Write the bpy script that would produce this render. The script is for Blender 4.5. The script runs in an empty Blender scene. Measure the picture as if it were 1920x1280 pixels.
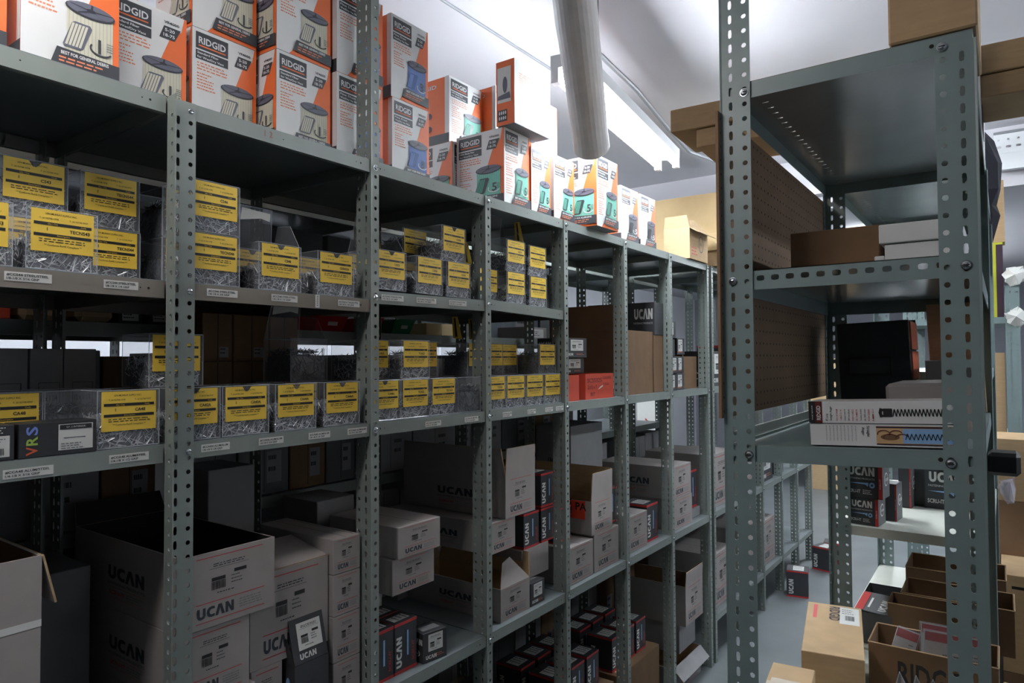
import bpy, math, random
from mathutils import Vector, Matrix
random.seed(7)
sc = bpy.context.scene
COL = sc.collection
PI = math.pi

# ------------------------------------------------------------------ materials
def lin(c):
    c /= 255.0
    return c/12.92 if c <= 0.04045 else ((c+0.055)/1.055)**2.4
MATS = {}
def mat(name, rgb, rough=0.6, metal=0.0, noise=0.06, nscale=30.0, alpha=1.0, emit=0.0, spec=0.5, bump=0.0, bscale=120.0, stretch=None):
    if name in MATS: return MATS[name]
    m = bpy.data.materials.new(name); m.use_nodes = True
    nt = m.node_tree; n = nt.nodes; l = nt.links
    b = n['Principled BSDF']
    col = (lin(rgb[0]), lin(rgb[1]), lin(rgb[2]), 1)
    b.inputs['Roughness'].default_value = rough
    b.inputs['Metallic'].default_value = metal
    b.inputs['Specular IOR Level'].default_value = spec
    b.inputs['Base Color'].default_value = col
    if noise > 0:
        tc = n.new('ShaderNodeTexCoord'); nz = n.new('ShaderNodeTexNoise')
        nz.inputs['Scale'].default_value = nscale; nz.inputs['Detail'].default_value = 4
        src = tc.outputs['Object']
        if stretch:
            mp = n.new('ShaderNodeMapping'); mp.inputs['Scale'].default_value = stretch
            l.new(src, mp.inputs['Vector']); src = mp.outputs['Vector']
        l.new(src, nz.inputs['Vector'])
        hs = n.new('ShaderNodeHueSaturation'); hs.inputs['Color'].default_value = col
        mr = n.new('ShaderNodeMapRange')
        mr.inputs['From Min'].default_value = 0.3; mr.inputs['From Max'].default_value = 0.7
        mr.inputs['To Min'].default_value = 1-noise; mr.inputs['To Max'].default_value = 1+noise
        l.new(nz.outputs['Fac'], mr.inputs['Value']); l.new(mr.outputs['Result'], hs.inputs['Value'])
        l.new(hs.outputs['Color'], b.inputs['Base Color'])
        if bump > 0:
            n2 = n.new('ShaderNodeTexNoise'); n2.inputs['Scale'].default_value = bscale
            l.new(src, n2.inputs['Vector'])
            bp = n.new('ShaderNodeBump'); bp.inputs['Strength'].default_value = bump; bp.inputs['Distance'].default_value = 0.002
            l.new(n2.outputs['Fac'], bp.inputs['Height']); l.new(bp.outputs['Normal'], b.inputs['Normal'])
    if alpha < 1: b.inputs['Alpha'].default_value = alpha
    if emit > 0:
        b.inputs['Emission Color'].default_value = col
        b.inputs['Emission Strength'].default_value = emit
    MATS[name] = m
    return m

STEEL = mat('grey_green_enamel', (128,136,131), 0.42, 0, 0.05, 14, spec=0.5)
STEELB = mat('blue_grey_enamel', (124,141,141), 0.38, 0, 0.05, 12, spec=0.5)
TAUPE = mat('taupe_enamel', (124,117,108), 0.45, 0, 0.06, 9)
SHELFD = mat('shelf_sheet_enamel', (116,124,126), 0.28, 0, 0.07, 9)
SHELFR = mat('gloss_shelf_enamel', (118,121,118), 0.22, 0, 0.08, 6, spec=0.7)
SHELFW = mat('pale_shelf_and_lit_rail', (205,208,198), 0.5, 0, 0.05, 9)
ZINC = mat('zinc_bolt', (190,195,200), 0.25, 1.0, 0.05, 60)
DARK = mat('dark_hole', (18,18,20), 0.8, 0, 0)
KRAFT = mat('kraft_board', (178,150,114), 0.85, 0, 0.07, 18, stretch=(1,1,6))
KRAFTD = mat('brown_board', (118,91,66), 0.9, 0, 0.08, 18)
CREAM = mat('cream_board', (214,188,142), 0.85, 0, 0.05, 12)
WHITEB = mat('off_white_board', (156,149,146), 0.8, 0, 0.04, 20)
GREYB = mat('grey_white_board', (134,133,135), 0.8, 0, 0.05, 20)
WHITE = mat('gloss_white_print', (222,224,224), 0.5, 0, 0.02, 20)
ORANGE = mat('orange_print', (226,108,52), 0.5, 0, 0.03, 20)
CHAR = mat('charcoal_print', (56,58,64), 0.5, 0, 0.04, 20)
ORTXT = mat('orange_small_print', (222,132,96), 0.6, 0, 0)
LID = mat('filter_lid_print', (96,98,112), 0.5, 0, 0.05, 60)
LIDL = mat('filter_lid_spokes', (46,46,56), 0.5, 0, 0)
PLEAT = {'1': mat('cream_filter_print', (206,204,186), 0.6, 0, 0.02), '3': mat('blue_filter_print', (120,146,206), 0.6, 0, 0.02),
         '5': mat('teal_filter_print', (132,204,186), 0.6, 0, 0.02), '6': mat('grey_filter_print', (104,106,112), 0.6, 0, 0.02)}
PLEATD = {'1': mat('cream_pleat_shadow_print', (176,174,156), 0.6, 0, 0), '3': mat('blue_pleat_print', (60,92,150), 0.6, 0, 0),
          '5': mat('teal_pleat_print', (84,160,140), 0.6, 0, 0), '6': mat('grey_pleat_print', (66,68,74), 0.6, 0, 0)}
BLACKP = mat('black_print', (26,26,28), 0.55, 0, 0)
YELLOW = mat('yellow_label_paper', (236,198,72), 0.55, 0, 0.03, 20)
PAPER = mat('white_sticker', (214,214,210), 0.6, 0, 0.02, 20)
PLASTIC = mat('clear_plastic', (215,220,228), 0.08, 0, 0, alpha=0.13, spec=0.6)
PLASTICE = mat('clear_plastic_edge', (205,210,218), 0.15, 0, 0, alpha=0.5)
RIVET = mat('steel_rivets', (214,216,220), 0.3, 0.6, 0.25, 90)
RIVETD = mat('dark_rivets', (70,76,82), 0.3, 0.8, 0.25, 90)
RCORE = mat('rivet_bed', (92,94,100), 0.6, 0.3, 0.5, 160)
UBLK = mat('black_carton', (52,53,57), 0.5, 0, 0.05, 25)
UGREY = mat('grey_carton', (84,86,88), 0.5, 0, 0.05, 25)
UNAVY = mat('navy_print', (40,48,58), 0.6, 0, 0)
UGREYP = mat('grey_print', (110,114,118), 0.6, 0, 0)
REDP = mat('red_print', (186,46,44), 0.55, 0, 0)
BLUEP = mat('pale_blue_print', (140,182,226), 0.5, 0, 0)
REDB = mat('red_orange_board', (196,68,44), 0.7, 0, 0.06, 20)
PEG = mat('pegboard_brown', (140,112,86), 0.75, 0, 0.08, 10)
PEGH = mat('pegboard_hole', (34,26,20), 0.9, 0, 0)
FLOORM = mat('concrete_floor', (106,112,114), 0.42, 0, 0.12, 3)
CEILM = mat('white_ceiling', (208,206,211), 0.9, 0, 0.02, 4)
WALLM = mat('pale_wall', (206,208,214), 0.9, 0, 0.03, 3)
GREYWALL = mat('grey_wall', (150,152,160), 0.9, 0, 0.04, 2)
DUCT = mat('galvanised_duct', (216,215,218), 0.5, 0.05, 0.05, 14, stretch=(1,1,4))
TUBE = mat('lit_fluorescent_tube', (240,248,255), 0.5, 0, 0, emit=26.0)
TUBEA = mat('lit_bright_tube', (240,248,255), 0.5, 0, 0, emit=46.0)
FIXT = mat('white_fixture_enamel', (232,234,236), 0.4, 0, 0.02, 8)
BLKM = mat('black_metal', (32,33,36), 0.45, 0, 0.06, 20)
FABRIC = mat('black_fabric', (20,20,32), 0.85, 0, 0.1, 30)
REDPL = mat('red_plastic', (196,34,38), 0.35, 0, 0.04)
GREENPL = mat('green_plastic', (30,120,84), 0.4, 0, 0.04)
FILM = mat('crumpled_film', (214,210,222), 0.1, 0, 0.1, 40, alpha=0.3)
SHELL = mat('clear_blister_shell', (220,220,230), 0.06, 0, 0, alpha=0.12)
BOOKY = mat('lime_yellow_board', (186,186,46), 0.6, 0, 0.05)
PLUM = mat('dark_plum_board', (52,30,46), 0.6, 0, 0.05)
TAPE = mat('shiny_tape', (206,196,182), 0.15, 0, 0.1, 50)
SKIN = mat('illustration_tan', (206,170,126), 0.6, 0, 0)
CABLE = mat('grey_conduit', (150,152,156), 0.4, 0.3, 0.04)
SLATE = mat('slate_carton',(96,104,112),.6,0,.05)
INK = mat('marker_ink', (40,20,24), 0.7, 0, 0)
LILAC = mat('lilac_print', (130,130,196), 0.5, 0, 0)
FLUO = mat('fluorescent_red_sheet', (236,72,44), 0.6, 0, 0.02)

# ------------------------------------------------------------------ geometry collector
_txt = {}
def text_geo(s, bold):
    k = (s, bold)
    if k in _txt: return _txt[k]
    c = bpy.data.curves.new('t', 'FONT'); c.body = s; c.size = 1; c.resolution_u = 2
    c.offset = 0.022 if bold else 0.004
    o = bpy.data.objects.new('t', c); COL.objects.link(o)
    dg = bpy.context.evaluated_depsgraph_get(); dg.update()
    me = o.evaluated_get(dg).to_mesh()
    V = [(v.co.x, v.co.y) for v in me.vertices]; F = [tuple(p.vertices) for p in me.polygons]
    o.evaluated_get(dg).to_mesh_clear()
    bpy.data.objects.remove(o); bpy.data.curves.remove(c)
    x0 = min([v[0] for v in V] or [0]); x1 = max([v[0] for v in V] or [1])
    _txt[k] = ([((x-x0), y) for x, y in V], F, x1-x0)
    return _txt[k]

UG = [([(0,1),(0,.3),(.12,.08),(.3,0),(.5,0),(.68,.08),(.8,.3),(.8,1),(.54,1),(.54,.35),(.48,.25),(.32,.25),(.26,.35),(.26,1)],.9),
      ([(.75,.95),(.75,.72),(.5,.75),(.36,.7),(.27,.55),(.27,.42),(.36,.28),(.5,.24),(.75,.28),(.75,.04),(.45,0),(.2,.06),(.04,.25),(0,.5),(.04,.75),(.2,.93),(.45,1)],.8),
      ([(0,0),(.3,1),(.62,1),(.92,0),(.64,0),(.46,.66),(.27,0)],.98),
      ([(0,0),(0,1),(.26,1),(.56,.45),(.56,1),(.82,1),(.82,0),(.56,0),(.26,.55),(.26,0)],.82)]

class G:
    def __init__(s): s.v=[]; s.f=[]; s.m=[]; s.mats=[]
    def mi(s, m):
        if m not in s.mats: s.mats.append(m)
        return s.mats.index(m)
    def add(s, vs, fs, m):
        o = len(s.v); s.v += [tuple(v) for v in vs]; k = s.mi(m)
        for f in fs: s.f.append(tuple(i+o for i in f)); s.m.append(k)
    def quad(s, a, b, c, d, m): s.add([a,b,c,d], [(0,1,2,3)], m)
    def box(s, a, b, m, skip=()):
        x0,y0,z0 = a; x1,y1,z1 = b
        V=[(x0,y0,z0),(x1,y0,z0),(x1,y1,z0),(x0,y1,z0),(x0,y0,z1),(x1,y0,z1),(x1,y1,z1),(x0,y1,z1)]
        F={'z-':(0,3,2,1),'z+':(4,5,6,7),'y-':(0,1,5,4),'x+':(1,2,6,5),'y+':(2,3,7,6),'x-':(3,0,4,7)}
        s.add(V, [f for k,f in F.items() if k not in skip], m)
    def cbox(s, a, b, m, c=0.002):      # box with chamfered edges
        lo, hi = list(a), list(b); V=[]; idx={}
        for ix in (0,1):
            for iy in (0,1):
                for iz in (0,1):
                    p = [(lo,hi)[ix][0],(lo,hi)[iy][1],(lo,hi)[iz][2]]
                    sg = [(1,-1)[ix],(1,-1)[iy],(1,-1)[iz]]
                    for ax in range(3):
                        q = list(p)
                        for k in range(3):
                            if k != ax: q[k] += sg[k]*c
                        idx[(ix,iy,iz,ax)] = len(V); V.append(q)
        F=[]
        for ax in range(3):
            o=[k for k in range(3) if k!=ax]
            for e in (0,1):
                r=[]
                for (p,q) in ((0,0),(1,0),(1,1),(0,1)):
                    t=[0,0,0]; t[ax]=e; t[o[0]]=p; t[o[1]]=q; r.append(idx[(t[0],t[1],t[2],ax)])
                F.append(r)
            for p in (0,1):
                for q in (0,1):
                    A=[0,0,0]; B=[0,0,0]; A[o[0]]=B[o[0]]=p; A[o[1]]=B[o[1]]=q; A[ax]=0; B[ax]=1
                    F.append([idx[(*A,o[0])],idx[(*B,o[0])],idx[(*B,o[1])],idx[(*A,o[1])]])
        for ix in (0,1):
            for iy in (0,1):
                for iz in (0,1): F.append([idx[(ix,iy,iz,0)],idx[(ix,iy,iz,1)],idx[(ix,iy,iz,2)]])
        s.add(V,F,m)
    def tube(s, pts, r, m, n=8, caps=True):
        pts=[Vector(p) for p in pts]; rs = r if isinstance(r,(list,tuple)) else [r]*len(pts)
        rings=[]; V=[]
        for i,p in enumerate(pts):
            d=(pts[min(i+1,len(pts)-1)]-pts[max(i-1,0)]).normalized()
            a=Vector((0,0,1)) if abs(d.z)<.9 else Vector((1,0,0))
            u=d.cross(a).normalized(); w=d.cross(u)
            rings.append(len(V))
            for k in range(n):
                t=2*PI*k/n; V.append(p+(u*math.cos(t)+w*math.sin(t))*rs[i])
        F=[]
        for i in range(len(pts)-1):
            a,b=rings[i],rings[i+1]
            for k in range(n): F.append((a+k,a+(k+1)%n,b+(k+1)%n,b+k))
        if caps: F.append(tuple(range(rings[0],rings[0]+n))); F.append(tuple(range(rings[-1],rings[-1]+n)))
        s.add(V,F,m)
    def plate(s, O, U, V, N, wid, ln, th, cols, pitch, m, off=0.0):   # sheet with punched holes: cols = (pos, half w, half h, squareness)
        O,U,V,N=(Vector(q) for q in (O,U,V,N))
        pc=[c[0] for c in cols]
        ed=[0]+[(pc[i]+pc[i+1])/2 for i in range(len(pc)-1)]+[wid]
        n=int((ln-off)/pitch+1e-6)
        P=lambda u,v,d=0: O+U*u+V*v-N*d
        for d in (0,th):
            if off>0: s.quad(P(0,0,d),P(wid,0,d),P(wid,off,d),P(0,off,d),m)
            if off+n*pitch < ln-1e-5: s.quad(P(0,off+n*pitch,d),P(wid,off+n*pitch,d),P(wid,ln,d),P(0,ln,d),m)
        VV=[];FF=[]
        for j in range(n):
            v0=off+j*pitch
            for i,(cp,hw,hh,sq) in enumerate(cols):
                a,b=ed[i],ed[i+1]; cv=v0+pitch/2
                R=[(b,cv),(b,v0+pitch),(cp,v0+pitch),(a,v0+pitch),(a,cv),(a,v0),(cp,v0),(b,v0)]
                k1,k2=(.72,.72) if sq==0 else ((.8,.84) if hh>hw else (.84,.8))
                H=[(hw,0),(hw*k1,hh*k2),(0,hh),(-hw*k1,hh*k2),(-hw,0),(-hw*k1,-hh*k2),(0,-hh),(hw*k1,-hh*k2)]
                o=len(VV)
                for d in (0,th):
                    for (u,v) in R: VV.append(P(u,v,d))
                    for (u,v) in H: VV.append(P(cp+u,cv+v,d))
                for k in range(8):
                    k2_=(k+1)%8
                    FF.append((o+k,o+k2_,o+8+k2_,o+8+k)); FF.append((o+16+k,o+24+k,o+24+k2_,o+16+k2_))
                    FF.append((o+8+k,o+8+k2_,o+24+k2_,o+24+k))
        s.add(VV,FF,m)
        for (a,b) in (((0,0),(wid,0)),((wid,0),(wid,ln)),((wid,ln),(0,ln)),((0,ln),(0,0))):
            s.quad(P(*a),P(*b),P(*b,th),P(*a,th),m)
    def frame(s, O, U, V): return Fr(s, O, U, V)

class Fr:     # a face of an object on which print is laid
    def __init__(s, g, O, U, V):
        s.g=g; s.O=Vector(O); s.U=Vector(U); s.V=Vector(V); s.N=s.U.cross(s.V).normalized()
    def P(s,x,y,l): return s.O+s.U*x+s.V*y+s.N*(0.00045*l)
    def poly(s, pts, m, l=1): s.g.add([s.P(x,y,l) for x,y in pts],[tuple(range(len(pts)))],m)
    def rect(s,x0,y0,x1,y1,m,l=1): s.poly([(x0,y0),(x1,y0),(x1,y1),(x0,y1)],m,l)
    def ell(s,cx,cy,rx,ry,m,l=1,n=20,rot=0):
        c,q=math.cos(rot),math.sin(rot)
        s.poly([(cx+rx*math.cos(t)*c-ry*math.sin(t)*q, cy+rx*math.cos(t)*q+ry*math.sin(t)*c) for t in [2*PI*k/n for k in range(n)]],m,l)
    def arc(s,cx,cy,rx,ry,w,a0,a1,m,l=1,n=14):
        for k in range(n):
            t0=a0+(a1-a0)*k/n; t1=a0+(a1-a0)*(k+1)/n
            s.poly([(cx+rx*math.cos(t0),cy+ry*math.sin(t0)),(cx+rx*math.cos(t1),cy+ry*math.sin(t1)),
                    (cx+(rx-w)*math.cos(t1),cy+(ry-w)*math.sin(t1)),(cx+(rx-w)*math.cos(t0),cy+(ry-w)*math.sin(t0))],m,l)
    def text(s, t, x, y, h, m, l=2, bold=False, w=None, al='L', rot=0):
        V,F,W=text_geo(t,bold); k=h/0.72; kx=k if w is None else w/W
        ox=0 if al=='L' else (-W*kx/2 if al=='C' else -W*kx)
        c,q=math.cos(rot),math.sin(rot)
        s.g.add([s.P(x+(a*kx+ox)*c-b*k*q, y+(a*kx+ox)*q+b*k*c, l) for a,b in V],F,m)
    def ucan(s, x, y, h, m, l=2, rot=0, w=None):
        k=h if w is None else w/3.5; c,q=math.cos(rot),math.sin(rot); ox=0
        for pts,ad in UG:
            s.poly([(x+((px+ox)*k)*c-py*h*q, y+((px+ox)*k)*q+py*h*c) for px,py in pts],m,l); ox+=ad
    def words(s, x0, y0, x1, rows, dy, h, m, l=1, seed=1, full=0.6):
        r=random.Random(seed)
        for i in range(rows):
            x=x0; xe=x0+(x1-x0)*(full+(1-full)*r.random()); y=y0-i*dy
            while x<xe:
                w=(x1-x0)*(0.05+0.13*r.random()); s.rect(x,y,min(x+w,xe),y+h,m,l); x+=w+(x1-x0)*0.035
    def barcode(s,x0,y0,x1,y1,m,l=2,seed=3):
        r=random.Random(seed); x=x0
        while x<x1:
            w=(x1-x0)*(.02+.04*r.random()); s.rect(x,y0,min(x+w,x1),y1,m,l); x+=w+(x1-x0)*(.02+.03*r.random())

def mesh(g, name):
    me=bpy.data.meshes.new(name); me.from_pydata(g.v,[],g.f)
    for m in g.mats: me.materials.append(m)
    me.polygons.foreach_set('material_index', g.m); me.update(); return me
def ob(name, g, parent=None, loc=(0,0,0), rot=(0,0,0), scale=(1,1,1)):
    me=mesh(g,name) if isinstance(g,G) else g
    o=bpy.data.objects.new(name,me); COL.objects.link(o)
    o.location=loc; o.rotation_euler=rot; o.scale=scale
    if parent is not None: o.parent=parent
    return o
def tag(o,label,cat,group=None,kind=None):
    o['label']=label; o['category']=cat
    if group: o['group']=group
    if kind: o['kind']=kind
    return o
def empty(name,loc=(0,0,0),rz=0):
    o=bpy.data.objects.new(name,None); COL.objects.link(o); o.location=loc; o.rotation_euler=(0,0,rz); o.empty_display_size=.05; return o
def struct(name,g,loc=(0,0,0)):
    o=ob(name,g,None,loc); o['kind']='structure'; return o
def dup(o,parent=None,**kw):
    c=o.copy(); COL.objects.link(c); c.parent=parent
    for k,v in kw.items(): setattr(c,k,v)
    return c
def clone(root,**kw):
    r=dup(root,None,**kw)
    for ch in list(root.children):
        c=dup(ch,r)
        for gch in list(ch.children): dup(gch,c)
    return r

# ------------------------------------------------------------------ camera
dY=Vector((920,-29,-1280)).normalized(); dZ=Vector((-252,48474,-1280)); dZ=(dZ-dZ.dot(dY)*dY).normalized(); dX=dY.cross(dZ)
cam=bpy.data.cameras.new('camera'); cam.sensor_width=36; cam.lens=24; cam.clip_start=0.02; cam.clip_end=60
co=bpy.data.objects.new('camera',cam); COL.objects.link(co)
Rm=Matrix((dX,dY,dZ)).to_4x4(); co.matrix_world=Matrix.Translation((0,0,1.66))@Rm
sc.camera=co

# ------------------------------------------------------------------ setting
g=G(); g.box((-4.6,-4,-.1),(3.2,12.2,0),FLOORM); struct('floor',g)
g=G(); g.box((-4.6,-4,3.1),(3.2,5.25,3.2),CEILM); struct('ceiling',g)
g=G(); g.box((-4.6,5.25,2.84),(3.2,5.33,3.2),CEILM); struct('trim_1',g)
g=G(); g.box((-4.6,5.33,2.74),(3.2,12.2,2.84),CEILM); struct('ceiling',g)
g=G(); g.box((-4.7,-4.1,0),(-4.6,12.3,3.2),WALLM); struct('wall_left',g)
DIMW=mat('dun_wall_paint',(70,66,62),.9,0,.05,3)
g=G(); g.box((3.2,-4.1,0),(3.3,12.3,3.2),WALLM); struct('wall_right',g)
g=G(); g.box((-4.6,12.2,0),(3.2,12.3,2.9),GREYWALL); struct('wall_back',g)
g=G(); g.box((-4.6,-4.1,0),(3.2,-4,3.1),DIMW); struct('wall_front',g)

# ------------------------------------------------------------------ slotted uprights
PT=0.0275; TH=0.002
ROUND=(.0047,.0047,0); SLOT=(.0036,.0085,1)
def post_geo(h, a, b, m):
    """L section: a = direction of the 55 mm flange, b = direction of the 27 mm flange, corner at the origin"""
    g=G(); A=Vector(a); B=Vector(b)
    g.plate((0,0,0),A,(0,0,1),-B,.055,h,TH,[(.019,*SLOT),(.0445,*ROUND)],PT,m)
    g.plate((0,0,0),B,(0,0,1),-A,.027,h,TH,[(.0155,*ROUND)],PT,m)
    c=0.0012                                              # rolled corner
    V=[]
    for z in (0,h):
        V+= [Vector((0,0,z))-A*c*.2-B*c*.9, Vector((0,0,z))-A*c*.9-B*c*.2, Vector((0,0,z))+A*.003-B*0.0004, Vector((0,0,z))+B*.003-A*0.0004]
    g.add(V,[(0,1,5,4),(0,2,6,4),(1,3,7,5)],m)
    return mesh(g,'upright')
HL=2.172
P_fl=post_geo(HL,(-1,0,0),(0,1,0),STEEL)      # front of left racks
P_flT=post_geo(3.02,(-1,0,0),(0,1,0),STEEL)
P_f1=post_geo(HL,(0,1,0),(1,0,0),STEEL)      # wide flange towards the aisle
P_bl=post_geo(HL,(1,0,0),(0,1,0),STEEL)       # back row
P_rA=post_geo(3.02,(1,0,0),(0,1,0),STEELB)
P_rAs=post_geo(2.18,(1,0,0),(0,1,0),STEELB)
P_rB=post_geo(2.156,(-1,0,0),(0,1,0),STEELB)
P_rAb=post_geo(2.18,(1,0,0),(0,-1,0),STEELB)
P_rBb=post_geo(2.156,(-1,0,0),(0,-1,0),STEELB)

def bolt_geo(ax):   # domed slotted head on a washer; axis +x or -y
    g=G(); n=12; prof=[(0,.0078),(.0012,.0078),(.0013,.0066),(.0032,.0056),(.0046,.0035),(.005,0.0006)]
    V=[];F=[]
    for (d,r) in prof:
        for k in range(n):
            t=2*PI*k/n
            V.append((d,r*math.cos(t),r*math.sin(t)) if ax=='x' else (r*math.cos(t),-d,r*math.sin(t)))
    for i in range(len(prof)-1):
        for k in range(n): F.append((i*n+k,i*n+(k+1)%n,(i+1)*n+(k+1)%n,(i+1)*n+k))
    F.append(tuple(range((len(prof)-1)*n,len(prof)*n)))
    g.add(V,F,ZINC)
    if ax=='x': g.box((.0036,-.0045,-.0007),(.0054,.0045,.0007),DARK)
    else: g.box((-.0045,-.0054,-.0007),(.0045,-.0036,.0007),DARK)
    return mesh(g,'bolt')
BX=bolt_geo('x'); BY=bolt_geo('y')

def shelf_geo(L,D,m,lip=.033,holes=False,mtop=None):
    """origin: front left top corner; runs +y for L, -x for D"""
    g=G(); t=.0014
    g.box((-D,0,-t),(0,L,0),mtop or m)
    for (a,b) in (((-t,0,-lip),(0,L,-t)),((-D,0,-lip),(-D+t,L,-t)),((-D+t,0,-lip),(-t,t,-t)),((-D+t,L-t,-lip),(-t,L,-t))): g.box(a,b,m)
    g.box((-.014,t,-lip),(-t,L-t,-lip+t),m); g.box((-D+t,t,-lip),(-D+.014,L-t,-lip+t),m)
    f=g.frame((0,0,-lip),(0,1,0),(0,0,1))
    for y in (.03,.045,L-.045,L-.03,L/2): f.ell(y,lip*.5,.0024 if y in(.03,L-.03) else .0014,.0024 if y in(.03,L-.03) else .0014,DARK,1,8)
    return mesh(g,'shelf')
def tag_geo(t1,t2,w=.055,h=.015,wear=0):
    g=G(); g.box((0,0,-h),(.0005,w,0),PAPER)
    f=g.frame((.0005,0,-h),(0,1,0),(0,0,1))
    f.text(t1,.003,h*.56,h*.27,BLACKP,1,True,w=w*.88); f.text(t2,.003,h*.16,h*.25,BLACKP,1,True,w=w*.68)
    return g

XF=-1.30; XB=-1.82
def left_rack(name,label,ys,levels,first=None,tall=(),skipb=()):
    """ys: y of every upright; levels: per bay list of shelf heights"""
    r=empty('shelving_rack',(XF,ys[0],0)); tag(r,label,'shelving rack')
    out={}
    for i,y in enumerate(ys):
        me=P_fl
        if i==0 and first: me=first
        if i in tall: me=P_flT
        ob('upright',me,r,(0,y-ys[0],0)); ob('upright',P_bl,r,(XB-XF,y-ys[0],0))
    for i in range(len(ys)-1):
        for j,(z,dz) in enumerate(levels[i]):
            y0=ys[i]+(.004); L=ys[i+1]-ys[i]-.006
            s=ob('shelf',shelf_geo(L,XF-XB-.006,TAUPE if (i==0 and j==1 and first) else STEEL,.033,mtop=SHELFD),r,(-.003,y0-ys[0],z),(math.atan2(dz,L),0,0))
            out[(i,j)]=s
            yb=ys[i]-ys[0]+(.0445 if (i==0 and first) else .0155)
            if z>0.3: ob('bolt',BX,r,(.0,yb,z-.018))
    yl=ys[-1]-ys[0]+.0155
    for (z,dz) in levels[-1]: ob('bolt',BX,r,(0,yl,z-.018))
    return r,out

T,Mi,Lo,Bo=(2.173,0),(1.815,0),(1.501,0),(.814,0)
# rack 1 (nearest bay, left edge): its right end upright stands just before the next rack
r1b=empty('shelving_rack',(XF,.186,0)); tag(r1b,'single-bay grey-green steel rack at the left edge, holding rivet bins and black boxes','shelving rack')
ob('upright',P_fl,r1b,(0,0,0)); ob('upright',P_bl,r1b,(XB-XF,0,0)); ob('upright',P_bl,r1b,(XB-XF,.45,0))
shA={}
for z in (2.173,1.815,1.501,.814):
    shA[z]=ob('shelf',shelf_geo(.482,.5,TAUPE if z==1.815 else STEEL,.034,mtop=SHELFD),r1b,(-.003,.004,z))
ys2=[.675,1.197,1.671,2.14,2.632,3.12,3.632]
lv=[[T,Mi,Lo,Bo],[T,(1.838,.006),Lo,Bo],[T,(1.850,-.012),Lo,Bo],[T,Lo,Bo],[T,Lo,Bo],[T,Lo,Bo]]
r2,s2=left_rack('r2','long six-bay grey-green slotted steel rack lining the left side of the aisle',ys2,lv,first=P_f1,tall=(1,))
ys3=[3.70,4.17,4.64,5.11,5.56,6.03]
r3,s3=left_rack('r3','farther grey-green slotted steel rack at the end of the left row',ys3,[[T,(1.501,0),Bo,(.25,0)]]*5)
# paper tags on the shelf lips (parts of the shelves)
def stag(shelf,y_off,t1,t2,w=.055,dz=-.008): ob('shelf_tag',tag_geo(t1,t2,w),shelf,(.0003,y_off,dz))
A='#'
stag(shA[1.815],.413-.19,A+'CCS44 STEEL/STEEL','1/8-1/8 X 3/16 GRIP',.068); stag(shA[1.815],.563-.19,A+'CCS44 STEEL/STEEL','1/8-1/8 X 1/4 GRIP',.060)
stag(shA[1.501],.415-.19,A+'CCA48 ALUM/STEEL','1/4-1/8 X 3/16 GRIP',.072,-.014); stag(shA[1.501],.575-.19,A+'CCA48 ALUM/STEEL','1/4-1/8 X 1/2 GRIP',.070,-.009)
for y,a,b in ((.755,'#CCS46 STEEL/STEEL','1/8-1/8 X 3/8 GRIP'),(.905,'#CCS48 STEEL/STEEL','1/8-1/8 X 1/2 GRIP'),(1.09,'#CCS54256 STAINLESS STEEL','1/8-1/8 X 1/4 GRIP')): stag(s2[(0,1)],y-.676,a,b,.068)
g=G(); g.box((0,0,-.03),(.0005,.012,0),PAPER); f=g.frame((.0005,0,-.03),(0,1,0),(0,0,1)); f.words(.004,.025,.009,6,.0042,.002,BLACKP,1,5); ob('shelf_tag',g,s2[(0,1)],(.0003,.347,-.001))
for y,a,b in ((.745,'#CCA42A ALUM/ALUM','1/8-1/8 X 1/8 GRIP'),(.875,'#CCA43A ALUM/ALUM','1/8-1/8 X 3/16 GRIP'),(1.005,'#CCA44A ALUM/ALUM','1/8-1/8 X 1/4 GRIP'),(1.12,'#CCA46A ALUM/ALUM','1/8-1/8 X 3/8 GRIP')): stag(s2[(0,2)],y-.676,a,b,.062)
for y in (1.235,1.365,1.50): stag(s2[(1,1)],y-1.201,'#CCSS44SS STAINLESS STEEL','1/8-1/8 X 1/4 GRIP',.08)
for y in (1.40,1.57): stag(s2[(1,2)],y-1.201,'#CCA54 ALUM/STEEL','5/32 X 1/8 GRIP',.065,-.012)
for y in (1.76,1.90,2.01,2.08): stag(s2[(2,2)],y-1.675,'#CCA64 ALUM','3/16 X 1/8 GRIP',.05,-.01)
g=G(); f=g.frame((.0003,0,-.033),(0,1,0),(0,0,1)); f.text('1 2',0,.012,.014,mat('faded_red_marker',(150,96,90),.7,0,0),1)
ob('marker_number',g,s2[(0,0)],(0,.21,0))

# ------------------------------------------------------------------ back-to-back rack behind the left racks
rb=empty('shelving_rack',(-1.86,-.3,0)); tag(rb,'grey-green steel rack standing back to back behind the left racks','shelving rack')
ysb=[-.3,.36,1.02,1.68,2.34,3.0,3.66,4.32]
for y in ysb:
    ob('upright',P_fl,rb,(0,y+.3,0)); ob('upright',P_bl,rb,(-.45,y+.3,0))
SHB=shelf_geo(.654,.444,STEEL,.036,mtop=SHELFD)
for y in ysb[:-1]:
    for z in (2.173,1.76,1.24,.72,.15): ob('shelf',SHB,rb,(-.003,y+.303,z))

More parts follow.
